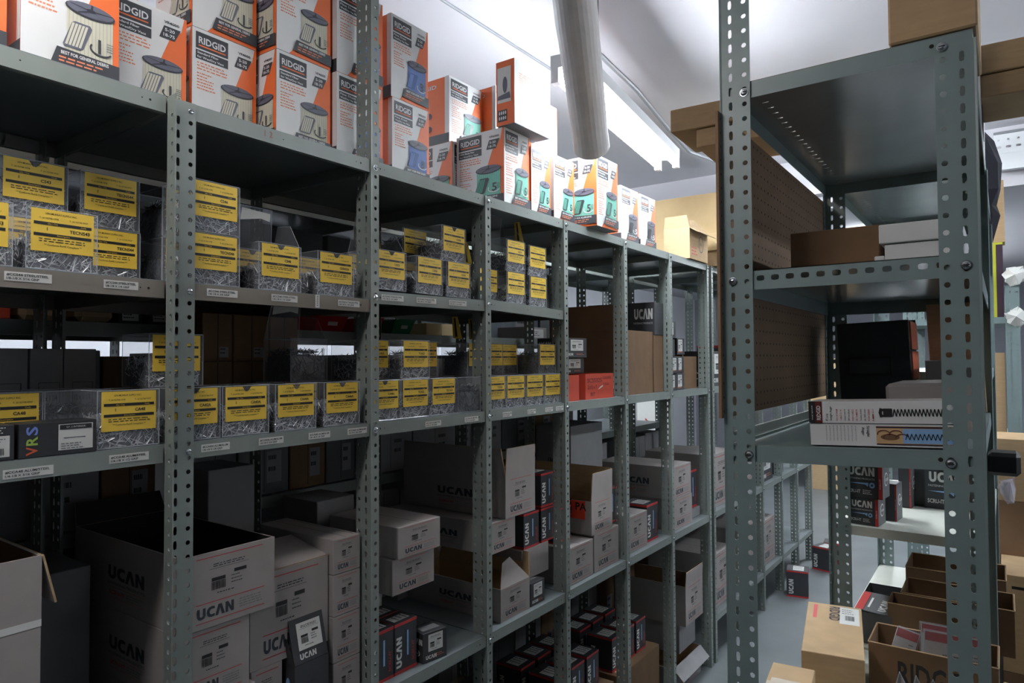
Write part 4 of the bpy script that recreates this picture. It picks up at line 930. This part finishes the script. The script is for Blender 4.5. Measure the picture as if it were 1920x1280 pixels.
# third shelf: auger boxes
def auger(top):
    def deco(g,sx,sy,sz):
        f=g.frame((0,0,0),(1,0,0),(0,0,1))
        f.rect(0,0,sx,sz,WHITE,1)
        if top:
            f.rect(0,0,.022,sz,BLKM,2); f.rect(.011,0,.022,sz,mat('dark_red_print',(96,26,26),.5,0,0),3); f.text('RIDGID',.0195,.005,.0065,WHITE,4,True,rot=PI/2,w=.025); f.text('THE MARK',.007,.005,.002,WHITE,4,rot=PI/2,w=.026)
            f.text('8" Long',.031,.004,.004,BLACKP,3,rot=PI/2,w=.012); f.text('Straight Auger',.0375,.004,.004,BLACKP,3,rot=PI/2,w=.025)
            x=.044
            for t,m in (('FITS 1/4" DRUM',REDP),('CABLE C-1 IC',REDP),('Cabezal recto de',BLACKP),('203 mm (8 po)',BLACKP),('PARA CABLES',REDP),('DE TAMBOR',REDP),('Tarière droite',BLACKP),('de 203 mm',BLACKP),('POUR CABLES',REDP),('6 MM C-1',REDP)):
                f.text(t,x+.003,.004,.0028,m,3,rot=PI/2,w=.020); x+=.0062
            q=[]; f.poly([(.112,.010),(.118,.012),(.118,.014),(.115,.015),(.115,.020),(.118,.022),(.118,.024),(.112,.026),(.110,.018)],BLKM,3); f.rect(.117,.011,.130,.025,BLKM,3)
            for i in range(14):
                x0=.130+i*.0052; f.poly([(x0,.012),(x0+.0014,.012),(x0+.004,.024),(x0+.0026,.024)],BLKM,3); f.poly([(x0+.0026,.024),(x0+.004,.024),(x0+.0066,.012),(x0+.0052,.012)],BLKM,3)
        else:
            x=.026
            for i in range(9):
                f.words(x,.033,x+.001,1,.01,.001,UGREYP,3); f.text('para obtener de retirar atascos',x,.034,.002,UGREYP,3,rot=-PI/2,w=.026); x+=.0058
            f.text('Straight',.090,.034,.0045,UNAVY,3,rot=-PI/2,w=.018); f.text('Auger',.0825,.032,.0045,UNAVY,3,rot=-PI/2,w=.014)
            f.rect(.104,.003,sx,.034,SKIN,2); f.rect(.104,.031,sx,.0335,PLUM,3); f.rect(.104,.003,sx,.005,PLUM,3); f.rect(.143,.006,sx,.030,BLUEP,3)
            for k in range(4): f.arc(.115+k*.009,.018+(-1)**k*.003,.010,.007,.0016,.3,3.4,mat('brown_print',(96,50,40),.6,0,0),4,8)
            f.ell(.124,.016,.014,.005,KRAFTD,3); 
            for i in range(10):
                x0=.146+i*.006; f.poly([(x0,.012),(x0+.0012,.012),(x0+.0042,.022),(x0+.003,.022)],BLKM,4); f.poly([(x0+.003,.022),(x0+.0042,.022),(x0+.0072,.012),(x0+.006,.012)],BLKM,4)
    return deco
z3s=1.506
sl=.0384
def onsh(x): return 1.5005+(x-XL)*.0384
a1=kbox(-.278,1.292,onsh(-.278)+.001,.225,.075,.0375,WHITEB,'white boxed auger with illustrated hand and spring, lower of two',auger(False)); a1.rotation_euler=(0,math.radians(-2.2),0)
a2=kbox(-.280,1.290,onsh(-.278)+.0395,.225,.075,.0375,WHITEB,'white boxed auger with dark end and coil picture, upper of two',auger(True)); a2.rotation_euler=(0,math.radians(-2.2),0)
kbox(-.183,1.50,onsh(-.183)+.001,.14,.25,.098,WHITEB,'white box behind the auger boxes on the third shelf',c=.006).rotation_euler=(0,math.radians(-2.2),0)
def fb(g,sx,sy,sz):
    f=g.frame((0,0,0),(1,0,0),(0,0,1)); f.rect(sx*.12,sz*.35,sx*.78,sz*.60,BLKM,1)
cab=kbox(-.348,1.98,onsh(-.348)+.001,.166,.16,.245,mat('dark_cabinet_enamel',(46,48,52),.5,0,.05),'dark metal drawer cabinet turned sideways on the third shelf',None,name='drawer_cabinet',cat='cabinet')
cab.rotation_euler=(0,math.radians(-2.2),0)
q=G(); q.box((0,-.012,0),(.1,0,.004),BLKM); q.box((0,-.012,.045),(.1,0,.049),BLKM); q.box((0,-.012,0),(.004,0,.049),BLKM); q.box((.096,-.012,0),(.1,0,.049),BLKM); q.box((.004,-.002,.004),(.096,-.0005,.045),mat('handle_recess',(60,62,64),.6,0,.05))
ob('carry_handle',q,cab,(.024,0,.105))
for k,zz_ in enumerate((.02,.095,.17)):
    q=G(); q.box((0,.0,0),(.004,.15,.07),mat('salmon_drawer',(206,106,74),.5,0,.05)); ob('drawer',q,cab,(.166,.005,zz_))
kbox(-.150,1.95,onsh(-.150)+.001,.11,.18,.14,WHITEB,'grey-white box beside the dark drawer cabinet').rotation_euler=(0,math.radians(-2.2),0)
kbox(-.155,2.15,onsh(-.155)+.001,.12,.02,.29,KRAFT,'flat brown carton standing behind the drawer cabinet').rotation_euler=(0,math.radians(-2.2),0) 
# second rack: fastener boxes
def ubx(x,y,z,sx,sy,sz,label,rz=0,pic=True,dim=False):
    def deco(g,a,b,c):
        f=g.frame((0,0,0),(1,0,0),(0,0,1)); f.rect(0,0,a,c,UBLK,1); f.rect(a*.90,0,a,c,REDP,2); f.text('SCRU-IT',a*.965,c*.3,a*.04,PAPER,3,rot=PI/2,w=c*.3)
        if pic:
            f.ucan(a*.10,c*.66,c*.25,PAPER,2,w=a*.70); f.text('FASTENING PRODUCTS',a*.08,c*.545,c*.05,PAPER,2,w=a*.72)
            f.poly([(a*.06,c*.43),(a*.55,c*.40),(a*.62,c*.34),(a*.64,c*.46),(a*.58,c*.455)],BLUEP,2); f.ell(a*.73,c*.39,a*.075,c*.085,BLUEP,2); f.ell(a*.73,c*.39,a*.03,c*.035,UNAVY,3)
            f.text('SCRU-IT',a*.06,c*.14,c*.10,PAPER,2,True,w=a*.36); f.words(a*.48,c*.22,a*.8,3,c*.05,c*.02,PAPER,2,3)
        s=g.frame((a,0,0),(0,1,0),(0,0,1)); s.rect(0,0,b,c,UGREY,1); s.ell(b*.5,c*.55,b*.25,b*.25,PAPER,2); s.ell(b*.5,c*.55,b*.2,b*.2,UGREY,3); s.ucan(b*.35,c*.5,c*.09,PAPER,4)
    return kbox(x,y,z,sx,sy,sz,UBLK,label,deco,rz,'fastener_box','box','black and red fastener boxes on the right racks')
zs=1.172
ubx(-.378,2.235,zs,.078,.075,.077,'black and red fastener box with screw picture, lower of the near stack',-.12)
ubx(-.388,2.235,zs+.0785,.10,.08,.098,'black and red fastener box with screw picture, upper of the near stack',-.10)
ubx(-.305,2.33,zs,.04,.07,.11,'fastener box tucked behind the near stack, low',-.1,False)
ubx(-.285,2.56,zs,.035,.09,.14,'narrow fastener box with red edge, left of two standing in the middle',-.08,False)
ubx(-.245,2.62,zs,.035,.09,.13,'narrow fastener box with red edge, right of two standing in the middle',-.08,False)
ubx(-.215,2.60,zs,.13,.08,.13,'fastener box with logo, deeper on the right shelf behind upright',-.05)
# trays on the bottom shelves
zt_=.826
def tray(x,y,sx,sy,h,label,m=KRAFTD,logo=False,rz=0,flap=True):
    g=G(); t=.003
    g.box((0,0,0),(sx,t,h),m); g.box((0,sy-t,0),(sx,sy,h),m); g.box((0,t,0),(t,sy-t,h*1.02),m); g.box((sx-t,t,0),(sx,sy-t,h*1.02),m); g.box((t,t,0),(sx-t,sy-t,t),m)
    for a,b in (((0,0,h),(sx,0,h)),((0,sy,h),(sx,sy,h)),((0,0,h),(0,sy,h)),((sx,0,h),(sx,sy,h))): g.tube([a,b],.0018,KRAFT,4)
    if logo:
        f=g.frame((0,0,0),(1,0,0),(0,0,1)); f.text('RIDGID',sx*.24,h*.35,h*.42,BLACKP,1,True,w=sx*.55)
    o=ob('tray_carton',g,None,(x,y,zt_),(0,0,rz)); tag(o,label,'tray','brown open tray cartons in a row'); return o
tray(-.283,1.895,.262,.145,.135,'front brown tray carton with dark logo, holding red carded packs',logo=True)
tray(-.283,2.24,.255,.105,.13,'second brown tray carton from the front, long blister inside')
tray(-.262,2.36,.275,.17,.13,'third brown tray carton from the front')
tray(-.280,2.66,.275,.20,.13,'rearmost brown tray carton beside the grey upright')
def blister(x,y,z,w,h,label,rot,red=True):
    g=G(); t=.006
    g.box((0,-.0006,0),(w,.0006,h),PAPER); f=g.frame((0,-.0006,0),(1,0,0),(0,0,1)); 
    if red: f.rect(w*.02,h*.82,w*.98,h*.98,REDP)
    f.barcode(w*.3,h*.40,w*.6,h*.62,BLACKP); f.words(w*.66,h*.72,w*.95,6,h*.07,h*.022,UGREYP,1,3)
    o=ob('blister_pack',g,None,(x,y,z),rot); tag(o,label,'packet','clear carded packs in the trays')
    q=G(); q.cbox((-.003,-t,-.003),(w+.003,-.0012,h+.003),SHELL,.002); ob('clear_shell',q,o); return o
blister(-.170,1.935,.868,.130,.128,'red and white carded pack standing in the front tray, right',(-.25,0,.02))
blister(-.178,1.955,.878,.130,.128,'red and white carded pack just behind the right one in front tray',(-.25,0,.03))
blister(-.258,1.93,.870,.055,.128,'red and white carded pack leaning at the left end of front tray',(-.1,.35,.5))
blister(-.235,2.25,.93,.17,.02,'long narrow blister pack lying across the second tray',(-1.2,0,-.02),False)
def clam(x,y,z,label,rz):
    g=G(); w,h=.035,.13
    g.add([(0,0,0),(w,0,0),(w,0,h*.7),(w*.5,-.004,h),(0,0,h*.7),(w*.5,-.014,h*.35),(w*.5,-.014,h*.65)],[(0,5,6,4),(0,1,5),(1,2,6,5),(2,3,6),(3,4,6)],FILM)
    g.tube([(0,0,0),(0,0,h*.7),(w*.5,-.004,h),(w,0,h*.7),(w,0,0)],.0012,PLASTICE,4,False)
    o=ob('clamshell_pack',g,None,(x,y,z),(-.2,0,rz)); tag(o,label,'packet','empty clear clamshells in front of the tray')
    q=G(); q.box((.004,.002,.01),(w-.004,.003,h*.68),GREYB); ob('card_insert',q,o)
for k in range(4): clam(-.20+k*.032,1.74,.826,'clear plastic clamshell pack, %s of four at the bottom right'%('first','second','third','fourth')[k],.75)
# open fastener carton lying on the shelf
g=G(); g.box((0,0,0),(.10,.30,.09),UBLK,('z+',)); g.box((.003,.003,.001),(.097,.297,.088),UGREY,('z+',))
f=g.frame((0,0,0),(1,0,0),(0,0,1)); f.rect(0,0,.1,.09,UGREY)
o=ob('fastener_carton',g,None,(-.372,2.24,zt_)); tag(o,'open dark carton with red edge and white logo on its folded lid','box')
q=G(); q.quad((0,.02,.091),(.09,.0,.091),(.095,.11,.115),(.012,.12,.115),UGREY); q.quad((0,.0185,.0895),(.09,-.0015,.0895),(.095,.1085,.1135),(.012,.1185,.1135),UBLK)
f=q.frame((0,.02,.0915),Vector((.09,-.02,0)).normalized(),Vector((.012,.10,.024)).normalized()); f.rect(0,0,.022,.10,REDP,1); f.ucan(.082,.012,.022,PAPER,1,rot=PI/2,w=.06); f.rect(.03,.02,.036,.075,PAPER,1)
ob('lid',q,o)
# two kraft boxes in the front
def rid(g,sx,sy,sz):
    f=g.frame((0,0,sz),(1,0,0),(0,1,0)); f.text('RIDGID',sx*.42,sy*.95,.026,UNAVY,1,True,rot=-PI/2,w=sy*.30)
    f.rect(sx*.12,sy*.66,sx*.19,sy*.95,REDP); f.rect(sx*.60,sy*.60,sx*.95,sy*.96,PAPER); f.barcode(sx*.7,sy*.68,sx*.86,sy*.78,BLACKP); f.words(sx*.64,sy*.9,sx*.92,3,sy*.04,sy*.01,UNAVY,2,3)
kbox(-.40,1.72,zt_,.134,.36,.145,KRAFT,'long kraft box with dark logo, red bar and white sticker on top',rid,rz=.17)
def tp(g,sx,sy,sz):
    g.box((sx*.02,sy*.42,sz),(sx*1.0,sy*.66,sz+.0006),TAPE); g.box((sx*.1,sy*.60,sz+.0008),(sx*.9,sy*.72,sz+.0014),TAPE)
kbox(-.412,1.36,zt_,.09,.30,.128,KRAFT,'small kraft box sealed with shiny creased tape, bottom of the view',tp,rz=.12)
# things at the right edge, seen past the racks
kbox(-.06,3.3,1.10,.14,.3,.24,KRAFT,'large kraft carton at the right edge, upper of the low pile')
kbox(.0-.02,3.0,.55,.16,.3,.34,KRAFT,'large kraft carton at the right edge with a hand slot',lambda g,a,b,c:g.frame((0,0,0),(1,0,0),(0,0,1)).rect(.03,c*.86,.08,c*.89,DARK))
kbox(-.02,2.6,.30,.18,.3,.25,CREAM,'pale kraft carton low at the right edge')
kbox(-.02,2.6,.0,.18,.28,.299,KRAFTD,'dark brown carton on the floor at the right edge')
kbox(-.02,3.0,0,.16,.3,.549,KRAFTD,'tall dark brown carton under the hand-slot one')
kbox(-.06,3.3,0,.14,.3,1.099,KRAFTD,'tall brown carton behind, supporting the upper right carton')
rx_=empty('shelving_rack',(-.06,4.0,0)); tag(rx_,'pale blue-grey upright rack at the right edge in the distance','shelving rack')
PX=post_geo(2.0,(1,0,0),(0,1,0),STEELB); ob('upright',PX,rx_,(.075,.0,0)); ob('upright',PX,rx_,(-.35,.5,0)); ob('upright',PX,rx_,(.075,.5,0)); ob('upright',PX,rx_,(-.35,0,0))
for z in (1.28,1.85): 
    q=G(); q.box((-.35,0,z-.03),(.075,.5,z),STEELB); ob('shelf',q,rx_)
kbox(-.16,4.02,1.2805,.17,.14,.40,KRAFT,'tall kraft carton on the distant right shelf')
kbox(-.14,4.02,1.851,.15,.14,.36,BOOKY,'lime-yellow sided box on the distant upper right shelf',lambda g,a,b,c:(g.frame((0,0,0),(1,0,0),(0,0,1)).rect(a*.82,0,a,c*.97,PLUM,1)))
kbox(-.14,4.03,2.212,.16,.13,.30,KRAFT,'kraft carton on top of the lime-yellow sided box')
g=G()
for q_ in range(3):
    rr_=random.Random(q_+2); pts=[(.045+math.cos(a)*(.03+.022*rr_.random()),rr_.uniform(-.02,.02),.03+math.sin(a)*(.03+.03*rr_.random())) for a in [k*2*PI/9 for k in range(9)]]
    c_=(.045,-.015-.01*q_,.03); g.add([c_]+pts,[(0,1+k,1+(k+1)%9) for k in range(9)],PAPER)
    g.add([(c_[0],c_[1]+.002,c_[2])]+[(a,b+.002,c) for a,b,c in pts],[(0,1+(k+1)%9,1+k) for k in range(9)],PAPER)
o=ob('crumpled_paper',g,None,(.01,4.0,1.82)); tag(o,'crumpled white paper hanging off the distant upper right shelf','paper')
o=ob('crumpled_paper',g,None,(0.0,3.985,2.04),(0,.5,0)); tag(o,'crumpled white paper beside the lime-yellow sided box','paper')
# black bag hanging
g=G(); V=[];F=[]; n=10; prof=[(0,.03,.02),(.05,.06,.035),(.14,.085,.045),(.24,.09,.05),(.30,.07,.04),(.34,.075,.03),(.44,.05,.02)]
for (z,a,b) in prof:
    for k in range(n):
        t=2*PI*k/n; V.append((a*math.cos(t)*(1+.1*math.sin(3*t+z*20)),b*math.sin(t),-z))
for i in range(len(prof)-1):
    for k in range(n): F.append((i*n+k,i*n+(k+1)%n,(i+1)*n+(k+1)%n,(i+1)*n+k))
F.append(tuple(range(n))); F.append(tuple(range((len(prof)-1)*n,len(prof)*n)))
g.add(V,F,FABRIC); g.box((-.07,-.055,-.22),(-.0,-.045,-.14),REDPL); 
g.box((-.004,-.02,0),(.004,-.01,.02),BLKM)
o=ob('hanging_bag',g,None,(-.075,3.2,2.54)); tag(o,'black fabric bag with red patch hanging under the long cartons at right','bag')
# long cartons lying across the rack tops
g=G(); g.cbox((0,0,.052),(1.5,.22,.115),KRAFT,.002); f=g.frame((0,0,.052),(1,0,0),(0,0,1)); 
o=ob('long_carton',g,None,(-.735,1.78,2.2325),(0,0,.05)); tag(o,'very long kraft carton lying across the rack tops, upper of two','box')
g=G(); g.cbox((0,0,0),(1.42,.20,.050),KRAFT,.002); g.frame((0,0,0),(1,0,0),(0,0,1)).rect(.9,.01,1.42,.013,DARK)
o=ob('long_carton',g,None,(-.665,1.79,2.2325),(0,0,.05)); tag(o,'very long kraft carton lying across the rack tops, lower of two','box')
# crumpled film at right
g=G(); r=random.Random(3); V=[(r.uniform(-.03,.03),r.uniform(-.02,.02),r.uniform(-.05,.05)) for _ in range(24)]
g.add(V,[tuple(r.sample(range(24),3)) for _ in range(40)],FILM)
o=ob('crumpled_film',g,None,(-.0,2.9,1.20)); tag(o,'crumpled clear plastic film at the right edge beside the grey upright','film')
g=G(); g.cbox((0,0,0),(.045,.06,.038),BLKM,.006); o=ob('plastic_clip',g,None,(-.024,1.40,1.462)); tag(o,'dark plastic block clipped to the right side of foreground rack','clip')
g=G(); g.cbox((0,0,0),(.5,.45,1.9),BLKM,.004); o=ob('steel_locker',g,None,(.16,5.0,0.0)); tag(o,'dark steel locker at the extreme right edge in the distance','locker')

# ------------------------------------------------------------------ far aisle floor items
for k,(x,y,rz) in enumerate(((-1.12,5.05,.2),(-1.12,5.75,-.3),(-1.06,5.95,.1))):
    small_box(x,y,0.0,.14,.15,.18,'black fastener box on the far aisle floor, %s'%('nearest','middle','farthest')[k],'vert',rz=rz,grp='fastener boxes on the far aisle floor')
carton('carton',-1.34,3.78,.815,.4,.34,.3,'white carton on the far left rack, first bay',side=False)
carton('carton',-1.34,4.25,.815,.4,.3,.25,'white carton on the far left rack, second bay')
carton('carton',-1.34,3.80,.251,.4,.3,.3,'white carton low on the far left rack, first bay')
carton('carton',-1.34,4.22,.251,.4,.36,.36,'white carton low on the far left rack, second bay')
carton('carton',-1.34,4.75,.251,.4,.3,.3,'white carton low on the far left rack, third bay')
small_box(-1.34,4.72,.815,.2,.3,.22,'black box with sticker on the far left rack, third bay','sticker')
small_box(-1.34,3.78,1.502,.25,.3,.2,'black logo box on the upper level of far left rack, first bay','sticker')
small_box(-1.34,4.24,1.502,.25,.3,.24,'black logo box on the upper level of far left rack, second bay','vert')
small_box(-1.34,5.16,.815,.2,.15,.15,'black box with sticker on the far left rack, fourth bay','sticker')
kbox(-2.05,9.3,0,.55,.5,.75,KRAFT,'pile of kraft cartons against the far end, lower') 
kbox(-2.05,9.3,.751,.55,.5,.9,KRAFT,'kraft carton atop the far end pile')

# ------------------------------------------------------------------ duct, conduit and lamps
g=G()
P0=Vector((-.63,.90,3.09)); P1=Vector((-1.121,2.03,2.381))
g.tube([P0+(P1-P0)*t for t in [i/24 for i in range(25)]],[.060 if i%8 else .062 for i in range(25)],DUCT,28,False)
n=(P1-P0).normalized()
g.tube([P1-n*.01,P1],.0615,DUCT,28,False)
g.tube([P0+n*.58,P0+n*.62],.064,DUCT,28,False)
g.tube([P1-n*.03,P1-n*.028],.059,FIXT,28,True)
o=ob('round_duct',g); tag(o,'round sheet-metal duct slanting down from the ceiling beside the lamp','duct')
def lamp(name,a,b,label,strength=None,reflector=True,hang=None):
    a=Vector(a); b=Vector(b); L=(b-a).length; ang=math.atan2(b.y-a.y,b.x-a.x)-PI/2
    r=empty('fluorescent_light',a,ang); tag(r,label,'lamp'); tm=TUBE if strength is None else strength; cz=3.1 if a.y<5 else 2.74
    q=G(); q.box((-.06,0,.03),(.06,L,.075),FIXT); ob('housing',q,r)
    for x in (-.045,.045):
        q=G(); q.tube([(x,.03,0),(x,L-.03,0)],.013,tm,10); ob('tube',q,r)
        for y in (0,L-.03):
            q=G(); q.box((x-.014,y,-.02),(x+.014,y+.03,.03),FIXT); ob('lamp_holder',q,r)
    if cz-a.z>.1:
        for y in (.12,.30):
            q=G(); q.tube([(0,y,.07),(0,y,cz-a.z)],.003,CABLE,6); ob('hanger_rod',q,r)
    return r
TUBEW=mat('lit_warm_tube',(250,246,244),.5,0,0,emit=16.0)
lamp('l1',(-1.175,1.96,2.62),(-1.337,3.20,2.62),'lit double fluorescent tube light above the left rack beside the duct',TUBEA)
g=G(); g.tube([(-1.50,2.7,3.09),(-1.55,3.3,3.085),(-1.66,4.0,3.085),(-1.72,4.5,3.08),(-1.60,4.9,3.06),(-1.50,5.2,2.9),(-1.47,5.22,2.6)],.011,CABLE,8)
o=ob('conduit',g); tag(o,'grey cable conduit running along the ceiling past the light then down','conduit')
g=G(); g.tube([(-1.78,1.4,3.088),(-1.78,3.05,3.088)],.006,CABLE,6); o=ob('ceiling_wire',g); tag(o,'thin grey line running along the ceiling above the filter boxes','wire')
g=G(); g.plate((0,0,0),(0,0,1),(1,0,0),(0,-1,0),.12,1.6,.003,[(.04,.008,.014,1),(.085,.007,.007,0)],.05,FIXT); g.box((0,.003,-.10),(1.6,.05,-.0),FIXT); g.tube([(0,0,.13),(1.6,0,.13)],.008,CABLE,8)
o=ob('slotted_rail',g,None,(-.02,5.19,2.92)); tag(o,'white slotted ceiling rail with wiring at the right edge','rail')
lamp('l3',(-.89,-.65,2.62),(-1.01,.50,2.62),'double fluorescent light hanging in line with the visible one, nearer the camera',TUBEW)
lamp('l8',(-.75,3.9,2.92),(-.78,5.1,2.92),'double fluorescent light over the middle of the aisle behind the right rack')
lamp('l4',(-3.4,.3,3.0),(-3.4,2.7,3.0),'double fluorescent light over the neighbouring aisle, near')
lamp('l5',(-3.4,4.0,3.0),(-3.4,5.2,3.0),'double fluorescent light over the neighbouring aisle, far')
TUBEF=mat('lit_far_tube',(240,248,255),.5,0,0,emit=60.0)
lamp('l6',(-.7,6.2,2.664),(-.7,9.0,2.664),'double fluorescent light over the far end of the aisle',TUBEF)
lamp('fill_right',(1.6,2.0,3.0),(1.6,4.4,3.0),'added unseen double-tube fill light right of the racks, brightening their right side')  # unseen fill, added to lighten the right rack's goods and pegboard

# ------------------------------------------------------------------ world and render look
w=bpy.data.worlds.new('world'); sc.world=w; w.use_nodes=True
w.node_tree.nodes['Background'].inputs['Color'].default_value=(.75,.85,1,1); w.node_tree.nodes['Background'].inputs['Strength'].default_value=.3
sc.view_settings.view_transform='Standard'; sc.view_settings.look='None'; sc.view_settings.gamma=1; sc.view_settings.exposure=1.7; sc.view_settings.use_curve_mapping=False
c=sc.cycles; c.max_bounces=6; c.diffuse_bounces=4; c.glossy_bounces=2; c.transmission_bounces=2; c.transparent_max_bounces=14; c.use_denoising=True; c.caustics_reflective=False; c.caustics_refractive=False; c.sample_clamp_indirect=4
